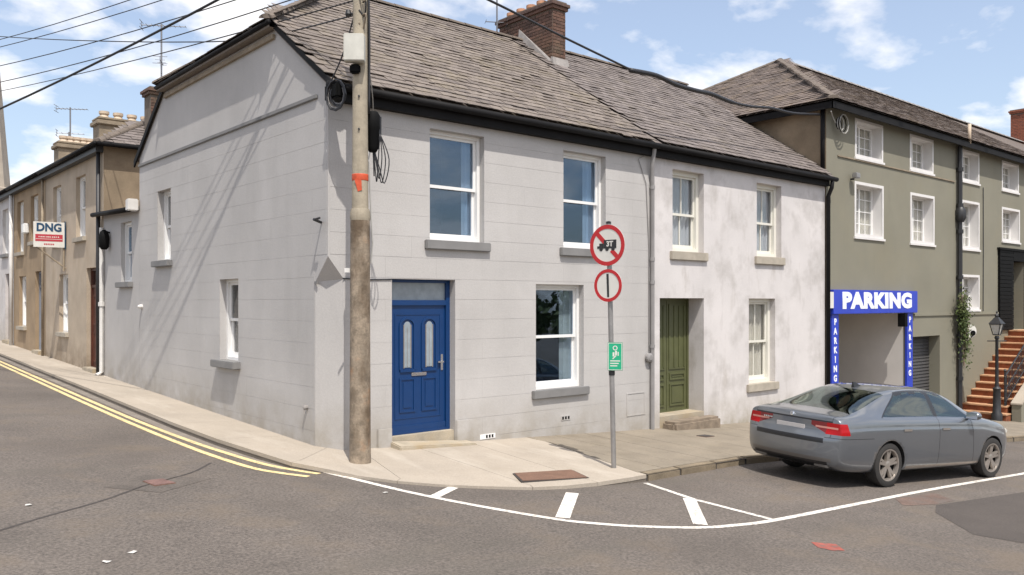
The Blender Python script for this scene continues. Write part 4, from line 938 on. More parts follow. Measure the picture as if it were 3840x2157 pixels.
wire('thick wavy black sleeve on the cable above the white house roof', smooth_path(SL2, 5), [.045] * 26 + [.03] * 20, name='cable_sleeve', group=None)
q = thing('cable_coil', 'pale coil of cable hanging under the eave corner of the olive building', 'cable', (13.9, -.35, 6.6))
for k in range(4):
    rr = .13 + .03 * k; m_ = MB(); m_.tube([V((14.05 + .05 * k, -.12 - .02 * k, 6.55)) + V((math.cos(w / 10 * 6.283) * rr, .0, math.sin(w / 10 * 6.283) * rr * 1.1)) for w in range(11)], .014, 5); m_.build('loop', m_cablep if k % 2 else m_black, q)
m_ = MB(); m_.tube([(13.35, -.3, 6.72), (13.75, -.12, 6.68), (14.05, -.1, 6.45)], .015, 5); m_.build('lead', m_cablep, q)
q = thing('cable_coil', 'black coil of cable hanging at the eave of the grey house beside the pole', 'cable', (-.06, -.4, 4.95))
for k in range(6):
    rr = .085 + .017 * k; m_ = MB(); m_.tube([V((-.06 - .012 * k, -.40 - .02 * (k % 3), 4.93)) + V((.06 * math.cos(w / 12 * 6.283), -.30 * math.cos(w / 12 * 6.283) * rr * 3, math.sin(w / 12 * 6.283) * rr * 1.25)) for w in range(13)], .013, 5); m_.build('loop', m_cable if k % 3 else m_greypipe, q)
m_ = MB(); m_.box((-.14, -.50, 4.90), (.02, -.20, 5.10)); m_.build('bracket', m_black, q, bevel=.02)
# service drops from the pole to the eave coils
wire('short slack service wire between the pole and the grey house eave', smooth_path([V((PX, PY, 6.3)), V((-.02, -.5, 5.55)), V((-.12, -.2, 5.05))], 6), .010, name='service_wire', group=None)
wire('thin pale service wire from the pole down across the front fascia', smooth_path([V((PX + .1, PY, 5.5)), V((.45, -.45, 5.05)), V((.62, -.2, 4.78))], 6), .008, mat=m_cablep, name='service_wire', group=None)

# ------------------------------------------------------------------ aerials
def yagi(label, base, h, yaw, L, nel, at=None, second=None):
    H = thing('tv_aerial', label, 'aerial', base); b = V(base); q = MB(); q.tube([b, b + V((0, 0, h))], .022, 6); q.build('mast', m_alu, H)
    def beam(z, yaw, L, nel, el):
        d = V((math.cos(yaw), math.sin(yaw), 0)); s = V((-d.y, d.x, 0)); c = b + V((0, 0, z)); q = MB(); q.tube([c - d * L * .45, c + d * L * .55], .012, 5); q.build('boom', m_alu, H)
        for k in range(nel):
            p = c - d * L * .45 + d * L * k / (nel - 1); m_ = MB(); m_.tube([p - s * el * (1 - .4 * k / nel), p + s * el * (1 - .4 * k / nel)], .006, 4); m_.build('element', m_alu, H)
        m_ = MB()
        for dz in (-.09, .09): m_.tube([c - d * L * .45 - s * .18 + V((0, 0, dz)), c - d * L * .45 + s * .18 + V((0, 0, dz))], .008, 4)
        m_.tube([c - d * L * .45 + V((0, 0, -.1)), c - d * L * .45 + V((0, 0, .1))], .008, 4); m_.build('reflector', m_alu, H)
    beam(h - .05, yaw, L, nel, .14)
    if second: beam(*second)
    return H
yagi('tall rooftop aerial on the brick stack behind the grey gable', (1.55, 11.85, 7.4), 1.95, -.55, 1.1, 9, second=(.95, 1.1, .5, 3, .12))
yagi('rooftop aerial on the farther rendered stack of the terrace', (.75, 17.8, 6.9), 1.2, -.55, .9, 9)
yagi('small low aerial just behind the farther terrace stack', (1.1, 19.5, 6.9), .75, -.4, .8, 6)
yagi('mast aerial rising behind the brick chimney of the white house', (7.15, 4.9, 8.0), 2.2, 2.6, .7, 5, second=(.85, 2.6, .5, 3, .2))

# ------------------------------------------------------------------ signs
def front_frame(o, n):
    n = V(n).normalized(); return Fac(o, (-n).cross(V((0, 0, 1))), n)
def put_text(F, u, z, d, me, name, mat, parent):
    me.materials.clear(); me.materials.append(mat)
    o = link(name, me); o.matrix_basis = F.mat(u, z, d)
    if parent:
        o.parent = parent
        if parent.type == 'EMPTY': o.matrix_parent_inverse = Matrix.Translation(-parent.location)
    return o
def disc(mb, F, u, z, r0, r1, d0, d1, n=40, mi=0):
    """ring between r0 and r1 (r0 = 0: full disc)"""
    for k in range(n):
        a, b = 2 * math.pi * k / n, 2 * math.pi * (k + 1) / n
        P = lambda r, w, d: F.p(u + r * math.cos(w), z + r * math.sin(w), d)
        if r0 == 0:
            mb.poly(P(r1, a, d1), P(r1, b, d1), F.p(u, z, d1), mi=mi); mb.poly(P(r1, a, d0), P(r1, b, d0), F.p(u, z, d0), mi=mi)
        else:
            mb.poly(P(r0, a, d1), P(r1, a, d1), P(r1, b, d1), P(r0, b, d1), mi=mi); mb.poly(P(r0, a, d0), P(r0, b, d0), P(r0, b, d1), P(r0, a, d1), mi=mi)
        mb.poly(P(r1, a, d0), P(r1, b, d0), P(r1, b, d1), P(r1, a, d1), mi=mi)
def sign_post():
    bx, by = 3.11, -2.60; g = gz(bx, by); top = V((bx, by, 3.22)) - CR * .075
    base = V((bx, by, g - .05)); ax = top - base
    H = thing('sign_post', 'leaning grey steel post with two round red rimmed traffic signs and a green plate', 'traffic sign', (bx, by, g))
    at = lambda z: base + ax * ((z - base.z) / ax.z)
    q = MB(); q.tube([base, top], .036, 14); q.build('post', m_steel, H, smooth=True, angle=50)
    q = MB(); q.lathe(top, [(.038, -.01), (.038, .02), (.02, .03)], 10); q.build('post_cap', m_trim, H)
    n = (-.985, -.17, 0)
    for z, r, nm in ((2.905, .292, 'truck_sign'), (2.335, .232, 'bar_sign')):
        c = at(z); F = front_frame((c.x, c.y, 0), n)
        q = MB(); disc(q, F, 0, z, 0, r, .045, .050); s = q.build(nm, m_signw, H)
        q = MB(); disc(q, F, 0, z, r * .80, r, .051, .054); s2 = q.build('red_rim', m_red, s)
        q = MB(); disc(q, F, 0, z, 0, r * .99, .040, .0445); q.build('back_plate', m_steel, s)
        q = MB(); q.fbox(F, -.05, .05, z - .03, z + .03, -.04, .040); q.build('clamp', m_steel, s)
        if nm == 'truck_sign':
            q = MB(); w = .026; dd = V((.707, -.707, 0)); 
            P = [(-.155, .20), (-.20, .155), (-.06, .015), (-.015, .06)]; q.hexa([F.p(x, z + y, .0506) for x, y in P] + [F.p(x, z + y, .053) for x, y in P])
            P = [(.20, -.155), (.155, -.20), (.05, -.095), (.095, -.05)]; q.hexa([F.p(x, z + y, .0506) for x, y in P] + [F.p(x, z + y, .053) for x, y in P]); q.build('diagonal_bar', m_red, s)
            q = MB(); q.fbox(F, -.055, .155, z - .045, z + .075, .0508, .0535); q.fbox(F, -.13, -.058, z - .045, z + .028, .0508, .0535); q.fbox(F, -.165, -.131, z - .045, z - .01, .0508, .0535)
            for u in (-.10, .0, .10): disc(q, F, u, z - .052, 0, .03, .0508, .0538, 12)
            q.build('truck_symbol', m_signblk, s)
            put_text(F, .045, z + .016, .0542, text_mesh('3T', .10, .004, 1.0, .0008), 'lettering', m_signw, s)
        else:
            q = MB(); P = [(-.025, .165), (.012, .165), (.022, -.165), (-.012, -.165)]; q.hexa([F.p(x, z + y, .0506) for x, y in P] + [F.p(x, z + y, .053) for x, y in P]); q.build('black_bar', m_signblk, s)
    c = at(1.42); F = front_frame((c.x, c.y, 0), (-.80, -.60, 0)); z = 1.33
    q = MB(); q.fbox(F, -.045, .165, z - .20, z + .20, .045, .052); s = q.build('green_plate', m_signgrn, H, bevel=.006)
    q = MB(); frame_rect(q, F, -.038, .158, z - .193, z + .193, .008, .0522, .0535); q.build('plate_border', m_signw, s)
    q = MB(); disc(q, F, .06, z + .12, .022, .034, .0522, .0535, 16)
    q.fbox(F, .025, .05, z + .0, z + .06, .0522, .0535); q.fbox(F, .06, .085, z + .02, z + .08, .0522, .0535); q.fbox(F, .095, .11, z + .01, z + .065, .0522, .0535); q.hexa([F.p(x, y, d) for d in (.0522, .0535) for x, y in ((.02, z - .03), (.07, z + .02), (.08, z + .01), (.03, z - .04))])
    for k in range(3): q.fbox(F, -.01, .13 - .02 * k, z - .07 - k * .035, z - .055 - k * .035, .0522, .0535)
    q.build('plate_symbols', m_signw, s)
    q = MB(); q.lathe(at(1.06), [(.044, 0), (.044, .07)], 12); q.build('post_band', m_trim, H)
sign_post()
def estate_board():
    F = front_frame((-.42, 15.0, 0), (-.12, -1, 0))
    H = thing('estate_agent_board', 'white estate agent board with navy letters and red band on the beige terrace', 'sign board', (-.1, 15.0, 3.9))
    q = MB(); q.fbox(F, -.375, .375, 3.60, 4.29, .03, .045); b = q.build('board', m_signw, H)
    q = MB(); q.fbox(F, .378, .40, 3.56, 4.32, -.45, .05); q.build('board_return', m_navy, H)
    me = text_mesh('DNG', .30, .012, 1.0, .002); xs = [v.co.x for v in me.vertices]; me.transform(Matrix.Diagonal((.60 / (max(xs) - min(xs)), 1, 1, 1))); put_text(F, 0, 4.13, .049, me, 'lettering', m_navy, b)
    q = MB(); q.fbox(F, -.33, .33, 3.76, 3.95, .0452, .049); band = q.build('red_band', m_crim, b)
    q = MB()
    for k in range(11): q.fbox(F, -.25 + k * .046, -.25 + k * .046 + (.03 if k % 3 else .02), 3.865, 3.895, .0492, .051)
    q.fbox(F, -.32, .32, 3.815, 3.826, .0492, .051); q.build('small_print', m_signw, b)
    q = MB()
    for k in range(6): q.fbox(F, -.12 + k * .042, -.12 + k * .042 + .03, 3.66, 3.70, .0452, .048)
    q.build('small_print', m_crim, b)
    q = MB(); q.tube([F.p(.36, 2.95, -.02), F.p(.36, 4.34, -.02)], .03, 6); q.tube([F.p(-.30, 3.60, -.02), F.p(.42, 3.02, -.02)], .02, 6); q.build('post', m_stack, H)
estate_board()
def parking_sign():
    H = thing('parking_sign', 'blue parking sign framing the passage in the olive building with white letters', 'sign', (16.1, -.06, 2.1))
    q = MB(); q.fbox(FR, 13.80, 18.46, 1.80, 2.41, .006, .12); b = q.build('header_board', m_blue, H, bevel=.01)
    me = text_mesh('PARKING', .54, .032, 1.0, .003, 1.08); xs = [v.co.x for v in me.vertices]; me.transform(Matrix.Diagonal((3.85 / (max(xs) - min(xs)), 1.0, 1, 1)))
    put_text(FR, 16.16, 2.12, .1235, me, 'lettering', m_lett, b)
    for u0, u1, zb in ((13.82, 14.16, gz(14, 0) + .1), (17.93, 18.29, gz(18, 0) + .2)):
        q = MB(); q.fbox(FR, u0, u1, zb, 1.798, .006, .06); st = q.build('side_board', m_blue, H)
        for k, ch in enumerate('PARKING'):
            put_text(FR, (u0 + u1) / 2, 1.60 - k * (.235 if u0 < 15 else .25), .063, text_mesh(ch, .215, .010, 1.0, .002), 'lettering', m_lett, st)
    q = MB(); q.fbox(FR, 13.62, 13.79, 1.95, 2.35, .10, .13); q.build('end_plate', m_signw, H)
parking_sign()
# ------------------------------------------------------------------ red steps, railing, lamp, plants by the olive building
SX0, SRUN, SN = 21.5, .345, 13
SZ0 = gz(21.5, -1)
SR = (1.15 - SZ0) / SN
def stairs():
    H = thing('red_steps', 'flight of red tiled steps with pale nosings climbing to the black porch', 'steps', (22, -.7, SZ0))
    for k in range(SN):
        x0 = SX0 + k * SRUN; x1 = x0 + SRUN + (3 if k == SN - 1 else .02); z1 = SZ0 + SR * (k + 1)
        ext = .12 if k == 0 else 0
        q = MB(); q.box((x0, -1.24 - ext, -2.2), (x1, -.004, z1 - .045)); st = q.build('step', m_brickstep, H)
        q = MB(); q.box((x0 - .03, -1.26 - ext, z1 - .043), (x1, -.003, z1)); q.build('tread', m_nosing, st, bevel=.008)
    return H
stairs()
w = thing('parapet_wall', 'low pale sloping wall beside the foot of the red steps', 'wall', (23, -1.5, SZ0))
q = MB(); pts = [(21.95, -2.3), (30, -2.3), (30, 1.6), (26.3, 1.15), (21.95, -.98)]
q.add([(x, -1.62, z) for x, z in pts] + [(x, -1.36, z) for x, z in pts], [(0, 1, 2, 3, 4), (9, 8, 7, 6, 5)] + [(i, i + 5, (i + 1) % 5 + 5, (i + 1) % 5) for i in range(5)]); q.build('wall_body', m_green, w)
q = MB(); q.hexa([(21.92, -1.65, -.975), (26.3, -1.65, 1.155), (26.3, -1.33, 1.155), (21.92, -1.33, -.975), (21.92, -1.65, -.92), (26.3, -1.65, 1.21), (26.3, -1.33, 1.21), (21.92, -1.33, -.92)]); q.build('coping', m_conc, w, bevel=.01)
def railing():
    H = thing('stair_railing', 'black wrought iron railing along the outer edge of the red steps', 'railing', (23.5, -1.2, -.3))
    zs = lambda x: SZ0 + SR * ((x - SX0) / SRUN + .5)
    a, b = 21.95, 26.0
    for k in range(34):
        x = a + (b - a) * k / 33; q = MB(); q.tube([(x, -1.18, zs(x) - .05), (x, -1.18, zs(x) + .88)], .011, 5); q.build('baluster', m_blackm, H)
    for dz in (.12, .5, .9):
        q = MB(); q.tube([(a - .05, -1.18, zs(a) + dz), (b, -1.18, zs(b) + dz)], .018 if dz < .9 else .026, 6); q.build('rail', m_blackm, H)
    for x in (a, b):
        q = MB(); q.tube([(x, -1.18, zs(x) - .1), (x, -1.18, zs(x) + 1.05)], .03, 6); q.lathe((x, -1.18, zs(x) + 1.05), [(.02, 0), (.05, .05), (.02, .1)], 8); q.build('newel', m_blackm, H)
    for k in range(16):
        x = a + (b - a) * (k + .5) / 16; q = MB(); q.tube(smooth_path([V((x - .06, -1.18, zs(x) + .2)), V((x + .05, -1.18, zs(x) + .3)), V((x - .05, -1.18, zs(x) + .4)), V((x + .06, -1.18, zs(x) + .48))], 3), .009, 4); q.build('scroll', m_blackm, H)
railing()
def lamp():
    x, y = 21.36, -1.16; g = gz(x, y)
    H = thing('street_lamp', 'black Victorian style lamp post with lantern at the foot of the red steps', 'lamp post', (x, y, g))
    q = MB(); q.lathe((x, y, g - .05), [(.15, 0), (.15, .25), (.115, .3), (.10, .95), (.12, 1.0), (.06, 1.06), (.05, 1.2), (.042, 2.45), (.07, 2.5), (.05, 2.56)], 14); q.build('post', m_blackm, H, smooth=True, angle=40)
    q = MB(); q.tube([(x - .22, y + .18, g + 2.36), (x + .22, y - .18, g + 2.36)], .016, 6); q.build('ladder_bar', m_blackm, H)
    b0, b1, z0, z1 = .075, .145, g + 2.54, g + 2.86
    q = MB(); P = lambda s, t, r, z: (x + s * r, y + t * r, z)
    cs = ((-1, -1), (1, -1), (1, 1), (-1, 1))
    q.hexa([P(s, t, b0 - .015, z0 + .02) for s, t in cs] + [P(s, t, b1 - .015, z1) for s, t in cs]); ln = q.build('lantern_glass', m_lampg, H)
    q = MB()
    for s, t in cs: q.tube([P(s, t, b0, z0), P(s, t, b1, z1)], .014, 5)
    for r, z in ((b0, z0), (b1, z1)):
        for i in range(4): q.tube([P(*cs[i], r, z), P(*cs[(i + 1) % 4], r, z)], .014, 5)
    q.build('lantern_frame', m_blackm, ln)
    q = MB(); q.hexa([P(s, t, b1 + .03, z1 + .01) for s, t in cs] + [P(s, t, .05, z1 + .2) for s, t in cs]); q.lathe((x, y, z1 + .2), [(.05, 0), (.06, .06), (.02, .12), (.03, .16), (.005, .2)], 8); q.build('lantern_roof', m_blackm, ln)
lamp()
def climber(label, c, spread, n, stems, seed):
    rnd = random.Random(seed); H = thing('climbing_plant', label, 'plant', c); q = MB()
    for k in range(n):
        p = V(c) + V((rnd.gauss(0, spread[0]), -abs(rnd.gauss(0, spread[1])) - .02, rnd.gauss(0, spread[2]))); s = rnd.uniform(.025, .06)
        a = V((rnd.uniform(-1, 1), rnd.uniform(-.6, .6), rnd.uniform(-1, 1))).normalized(); b = a.cross(V((rnd.uniform(-1, 1), -1, rnd.uniform(-.5, 1)))).normalized()
        q.poly(p - a * s, p + b * s * .55, p + a * s, p - b * s * .55)
    tag(q.build('foliage', m_leaf, H, fix=False), kind='stuff')
    q = MB()
    for k in range(stems): q.tube(smooth_path([V(c) + V((rnd.gauss(0, .03), -.03, -spread[2] * 2.2)), V(c) + V((rnd.gauss(0, .08), -.06, 0)), V(c) + V((rnd.gauss(0, spread[0]), -.1, spread[2] * 1.8))], 4), .012, 5)
    q.build('stem', m_stonestep, H)
climber('leafy climbing plant growing round the dark soil pipe below the small window', (21.35, -.14, 1.72), (.17, .10, .33), 1100, 7, 4)
climber('sparse weed hanging from the dark soil pipe at ground floor level', (21.55, -.14, .85), (.17, .08, .32), 420, 6, 9)
d_ = thing('satellite_dish', 'round pale dish with dark centre on the olive wall beside the climbing plant', 'dish', (22.0, -.2, 1.15))
FS = front_frame((22.0, -.16, 0), (-.5, -.86, .0)); q = MB(); disc(q, FS, 0, 1.2, 0, .20, .0, .05, 20); q.build('dish_bowl', m_signw, d_)
q = MB(); disc(q, FS, .06, 1.14, 0, .08, .055, .09, 14); q.tube([FS.p(0, 1.0, .05), FS.p(.06, 1.12, .14)], .012, 5); q.build('receiver', m_black, d_); q = MB(); q.tube([(22, -.16, 1.2), (22, 0, 1.2)], .02, 6); q.build('bracket', m_blackm, d_)
s_ = thing('security_light', 'small grey security light at the corner of the middle left olive window', 'light', (14.85, -.1, 5.3))
q = MB(); q.box((14.76, -.22, 5.26), (14.98, -.09, 5.40)); q.build('lamp_head', m_steel, s_, bevel=.02); q = MB(); q.tube([(14.87, 0, 5.25), (14.87, -.1, 5.25)], .025, 6); q.build('bracket', m_blackm, s_)

# ------------------------------------------------------------------ car
def make_car():
    rear = V((6.36, -4.92, 0)); front = V((9.07, -5.33, 0)); SC = .965
    hx = (front - rear).normalized(); hl = V((-hx.y, hx.x, 0))
    mid = (rear + front) / 2 + hl * (.79 * SC) - hx * .05; z0 = gz(mid.x, mid.y) + ROAD
    tx = V((hx.x, hx.y, gz(mid.x + hx.x, mid.y + hx.y) - gz(mid.x, mid.y))).normalized(); ty = V((hl.x, hl.y, gz(mid.x + hl.x, mid.y + hl.y) - gz(mid.x, mid.y))); ty = (ty - tx * ty.dot(tx)).normalized(); tz = tx.cross(ty)
    H = thing('parked_car', 'steel blue grey saloon car parked by the kerb seen from behind', 'car')
    H.matrix_basis = Matrix.Translation((mid.x, mid.y, z0)) @ Matrix((tx, ty, tz)).transposed().to_4x4() @ Matrix.Scale(SC, 4)
    # x, top centre z, shoulder z, half width, sill z
    ST = [(-2.50, 1.045, .985, .855, .31), (-2.43, 1.07, .995, .885, .27), (-2.31, 1.085, 1.0, .90, .24), (-2.08, 1.128, 1.008, .915, .22), (-1.74, 1.235, 1.012, .925, .205), (-1.42, 1.34, 1.014, .93, .20), (-1.08, 1.432, 1.012, .932, .20),
          (-.7, 1.470, 1.008, .932, .20), (-.35, 1.478, 1.004, .932, .20), (-.02, 1.465, 1.0, .932, .20), (.25, 1.428, .995, .932, .20), (.50, 1.355, .99, .93, .20), (.74, 1.245, .985, .93, .20), (.97, 1.125, .98, .927, .20), (1.14, 1.04, .972, .92, .205),
          (1.34, 1.005, .945, .915, .21), (1.64, .965, .90, .90, .215), (1.92, .905, .84, .87, .22), (2.12, .82, .76, .78, .24), (2.21, .71, .67, .67, .27)]
    def ring(x, zt, zs, w, zb):
        dk = max(0., min(1., (zt - zs - .07) / .25))          # 0: deck or bonnet, 1: cabin
        yr = .60 if -1.3 < x < .5 else .60 + .03
        cabin = [(.905 * w, zs + .02), (yr + .075 + (1 - dk) * .06, zt - .10), (yr - .03, zt - .020), (yr * .52, zt - .003), (0, zt)]
        h = zt - zs
        deck = [(.90 * w, zs + .55 * h), (.78 * w, zs + .82 * h), (.60 * w, zs + .93 * h), (.30 * w, zs + .99 * h), (0, zt)]
        top = [tuple(c * dk + e * (1 - dk) for c, e in zip(cc, ee)) for cc, ee in zip(cabin, deck)]
        side = [(.93 * w, zb + .03), (.985 * w, zb + .12), (1.0 * w, zb + (zs - zb) * .38), (1.005 * w, zb + (zs - zb) * .60), (.998 * w, zs - .155), (.985 * w, zs - .115), (.972 * w, zs - .04), (.945 * w, zs)]
        bot = [(0, zb), (.3 * w, zb), (.55 * w, zb), (.72 * w, zb), (.85 * w, zb)]
        return bot, side, top
    bm = bmesh.new(); grid = []
    for s in ST:
        b, sd, tp = ring(*s); half = b + sd + tp; row = [bm.verts.new((s[0], -y, z)) for y, z in half]
        oth = [bm.verts.new((s[0], y, z)) for y, z in half[1:-1]]
        grid.append((row, oth))
    nb, ns, ntp = 5, 8, 5; K = nb + ns + ntp
    full = lambda g: g[0] + list(reversed(g[1]))
    for g, h in zip(grid, grid[1:]):
        A, B = full(g), full(h); m = len(A)
        for j in range(m): bm.faces.new((A[j], A[(j + 1) % m], B[(j + 1) % m], B[j]))
    def cap(g, bul, prof):
        row, oth = g; R_ = row; L_ = [row[0]] + oth + [row[-1]]
        cols = nb * 2 - 1 + 2 - 2 + 0
        bottom = [R_[j] for j in range(nb - 1, 0, -1)] + [R_[0]] + [L_[j] for j in range(1, nb)]
        topr = [R_[j] for j in range(K - ntp, K - 1)] + [R_[K - 1]] + [L_[j] for j in range(K - 2, K - ntp - 1, -1)]
        rows = [bottom]
        for i in range(ns):
            a, b_ = R_[nb + i], L_[nb + i]; t_ = i / (ns - 1); r = [a]; n = len(bottom)
            w = abs(a.co.y)
            inner = []
            for k in range(n):
                yb, yt = bottom[k].co.y, topr[k].co.y; y = yb * (1 - t_) + yt * t_; y *= 1.0
                z = a.co.z * .985 + .015 * (1.02) if False else a.co.z
                x = a.co.x + prof(z, abs(y) / w) 
                inner.append(bm.verts.new((x, y, z)))
            rows.append([a] + inner + [b_])
        rows.append(topr)
        # bottom strip, side strips and top strip
        f = []
        r0, r1 = rows[0], rows[1]
        def q(*v):
            try: f.append(bm.faces.new(v))
            except ValueError: pass
        for k in range(len(bottom) - 1): q(bottom[k], bottom[k + 1], rows[1][k + 2], rows[1][k + 1])
        q(bottom[0], rows[1][1], rows[1][0]); q(bottom[-1], rows[1][-1], rows[1][-2])
        for i in range(1, ns):
            for k in range(len(rows[i]) - 1): q(rows[i][k], rows[i][k + 1], rows[i + 1][k + 1], rows[i + 1][k])
        CR_.append(rows[4]); CR_.append(topr)
        for k in range(len(topr) - 1): q(topr[k], topr[k + 1], rows[ns][k + 2], rows[ns][k + 1])
        q(topr[0], rows[ns][0], rows[ns][1]); q(topr[-1], rows[ns][-2], rows[ns][-1])
    def pr_rear(z, f):
        base = -.11 * (1 - f ** 2.6)
        if z < .40: k = .6
        elif z < .73: k = 1.0
        elif z < .85: k = .55
        else: k = .48
        return base * k - (.055 if z < .73 else 0) * (1 - f ** 4)
    def pr_front(z, f):
        return (.10 * (1 - f ** 2.4)) * (1 if z < .62 else .7)
    CR_ = []
    cap(grid[0], 0, pr_rear); cap(grid[-1], 0, pr_front)
    cl = bm.edges.layers.float.new('crease_edge')
    def crease(a, b, val):
        e = bm.edges.get((a, b))
        if e: e[cl] = val
    for (r0, o0), (r1, o1) in zip(grid, grid[1:]):
        for j, val in ((nb + 4, .75), (nb + 5, .6), (nb + 7, .4)):
            crease(r0[j], r1[j], val); crease(o0[j - 1], o1[j - 1], val)
    for row_, val in zip(CR_, (.7, .5, 0, 0)):
        for a, b in zip(row_, row_[1:]): crease(a, b, val)
    for g_, val in ((grid[0], .55), (grid[-1], .25)):
        for c_ in g_:
            for a, b in zip(c_, c_[1:]): crease(a, b, val)
    bmesh.ops.recalc_face_normals(bm, faces=bm.faces)
    me = bpy.data.meshes.new('car_shell'); bm.to_mesh(me); bm.free()
    tmp = bpy.data.objects.new('car_shell', me); COL.objects.link(tmp)
    for k in range(2): me.materials.append(None)
    ss = tmp.modifiers.new('s', 'SUBSURF'); ss.levels = ss.render_levels = 2
    cutters = []
    for ax in (-1.42, 1.42):
        for sd in (-1, 1):
            q = MB(); q.lathe((ax, sd * .55, .335), [(.372, 0), (.372, .6)], 40, (0, sd, 0), mi=1); m_ = q.mesh('cut', [m_paint, m_well]); c = bpy.data.objects.new('cut', m_); COL.objects.link(c); cutters.append(c)
            bo = tmp.modifiers.new('b', 'BOOLEAN'); bo.operation = 'DIFFERENCE'; bo.solver = 'EXACT'; bo.object = c
    dg = bpy.context.evaluated_depsgraph_get(); dg.update()
    body = bpy.data.meshes.new_from_object(tmp.evaluated_get(dg))
    bpy.data.objects.remove(tmp)
    for c in cutters: bpy.data.objects.remove(c)
    bm = bmesh.new(); bm.from_mesh(body)
    # straight cuts so that panel edges are clean
    def cut(p, n, sel=None):
        geom = list(bm.verts) + list(bm.edges) + list(bm.faces)
        if sel:
            fs = [f for f in bm.faces if sel(f.calc_center_median())]; es = {e for f in fs for e in f.edges}; vs = {v for f in fs for v in f.verts}; geom = list(vs) + list(es) + fs
        bmesh.ops.bisect_plane(bm, geom=geom, plane_co=p, plane_no=n, dist=1e-5)
    G = .006
    for sg in (1, -1):
        for o_ in (-.004, .004): cut((0, sg * .705 + o_, .8), (0, 1, 0), lambda c: c.x < -2.25 and c.z > .70 and abs(c.y - sg * .705) < .1)
    for o_ in (-.004, .004): cut((0, 0, .742 + o_), (0, 0, 1), lambda c: c.x < -1.7 and .6 < c.z < .85)
    side = lambda c: abs(c.y) > .5 and c.z > .2
    for xg in (-.17, .80):
        for s in (-G, G): cut((xg + s, 0, .6), (1, 0, .12 if xg > 0 else 0), lambda c: side(c) and abs(c.x - xg) < .25)
    RW = lambda z: -1.62 + (z - 1.0) * 1.75
    AW = lambda z: .80 - (z - .98) * 1.55
    for zz in (.26, .30): cut((0, 0, zz), (0, 0, 1), side)
    for off in (0, .03): cut((RW(1.0) - off, 0, 1.0), (1, 0, -1.75), lambda c: side(c) and -1.9 < c.x < -.7 and c.z > .95); cut((AW(.98) + off, 0, .98), (1, 0, 1.55), lambda c: side(c) and -.1 < c.x < 1.2 and c.z > .93)
    for x in (-.23, -.12): cut((x, 0, 1.2), (1, 0, 0), lambda c: side(c) and c.z > .95 and abs(c.x + .17) < .3)
    for sg in (1, -1): cut((-1.2, sg * .60, 1.2), (.12, sg, 0), lambda c: -2.4 < c.x < -1.0 and c.z > 1.0 and c.y * sg > .4)
    rearf = lambda c: c.x < -2.1
    for zz in (.385, .44, .655, .725, .79, .868, .895, .955, .978): cut((0, 0, zz), (0, 0, 1), rearf)
    for yy in (.62, -.62, .36, -.36): cut((0, yy, .8), (0, 1, 0), rearf)
    for sg in (1, -1): cut((0, sg * .62, .80), (0, sg * .36, 1), lambda c: rearf(c) and .3 < c.y * sg < .66)
    cut((-2.36, 0, .85), (1, 0, .25), lambda c: c.x < -2.1 and abs(c.y) > .7)
    cut((-2.16, 0, 1.08), (1, 0, 0), lambda c: -2.35 < c.x < -1.9 and c.z > 1.0); cut((-1.20, 0, 1.4), (1, 0, 0), lambda c: -1.4 < c.x < -1.0 and c.z > 1.2)
    bm.normal_update(); bm.verts.ensure_lookup_table()
    nor = [v.normal.copy() for v in bm.verts]
    wells = {f.index for f in bm.faces if f.material_index == 1}
    def glass_half(x):  # half width of the rear glass
        return .60 if x > -1.2 else .60 + (-1.2 - x) * .12
    def cls(f):
        c = f.calc_center_median(); x, y, z = c; a = abs(y); sfx = 'r' if y < 0 else 'l'; n = f.normal
        if f.index in wells or z < .235 and n.z < -.5: return 'wheel_well'
        # tail lamps
        if x < -2.2 and (.79 < z < .955) and x < -2.36 - (z - .85) * .25 + (0 if a > .7 else 9):
            if .868 < z < .895 and .44 < a < .80: return 'tail_bar_' + sfx
            if a > .62: return 'tail_light_' + sfx
            if a > .36 and z > .80 - (a - .62) * .36: return 'tail_inner_' + sfx
        if abs(z - .742) < .004 and x < -1.86 and (a > .62): return 'panel_gap_bumper_' + sfx
        if x < -2.30 and abs(a - .705) < .004 and .745 < z and n.x + n.z * .0 < .2 and not (.79 < z < .955): return ('panel_gap_boot_low_' if z < .8 else 'panel_gap_boot_top_') + sfx
        if x < -2.41:
            if .955 < z < .978 and a < .70: return 'boot_lip'
            if .655 < z < .725 and a < .62: return 'bumper_recess'
            if z < .385 and a < .66: return 'diffuser'
            if .385 < z < .44 and a < .72: return 'bumper_trim'
            if z < .655: return 'bumper'
            if a < .62: return 'boot_lid'
        if z > 1.0 and a < .80:
            if -2.16 < x < -1.20 and a < glass_half(x): return 'rear_window'
            if .38 < x < 1.08 and a < .64 + (x - .38) * .1 and z > 1.05: return 'windscreen'
        if z > zs_at(x) + .028 and a > .55:
            zr = zt_at(x)
            if RW(z) < x < AW(z) and z < zr - .085:
                if -.23 < x < -.12: return 'window_pillar_' + sfx
                return ('rear_side_window_' if x < -.17 else 'front_side_window_') + sfx
            if RW(z) - .03 < x < AW(z) + .03 and z < zr - .055: return 'window_trim'
        if a > .55 and .2 < z < 1.05:
            if -1.0 < x < 1.1 and .26 < z < .30: return 'sill_trim'
            for xg, sl in ((-.17, 0), (.80, .12)):
                if abs(x + sl * (z - .6) - xg) < G and .3 < z < zs_at(x) + .03: return 'panel_gap_%d_' % (xg > 0) + sfx
            if -.17 < x < .80 - .12 * (z - .6) and .30 < z < zs_at(x) + .03: return 'front_door_' + sfx
            if -1.0 < x < -.17 and .30 < z < zs_at(x) + .03 and (x + 1.42) ** 2 + (z - .335) ** 2 > .46 ** 2: return 'rear_door_' + sfx
        return 'body'
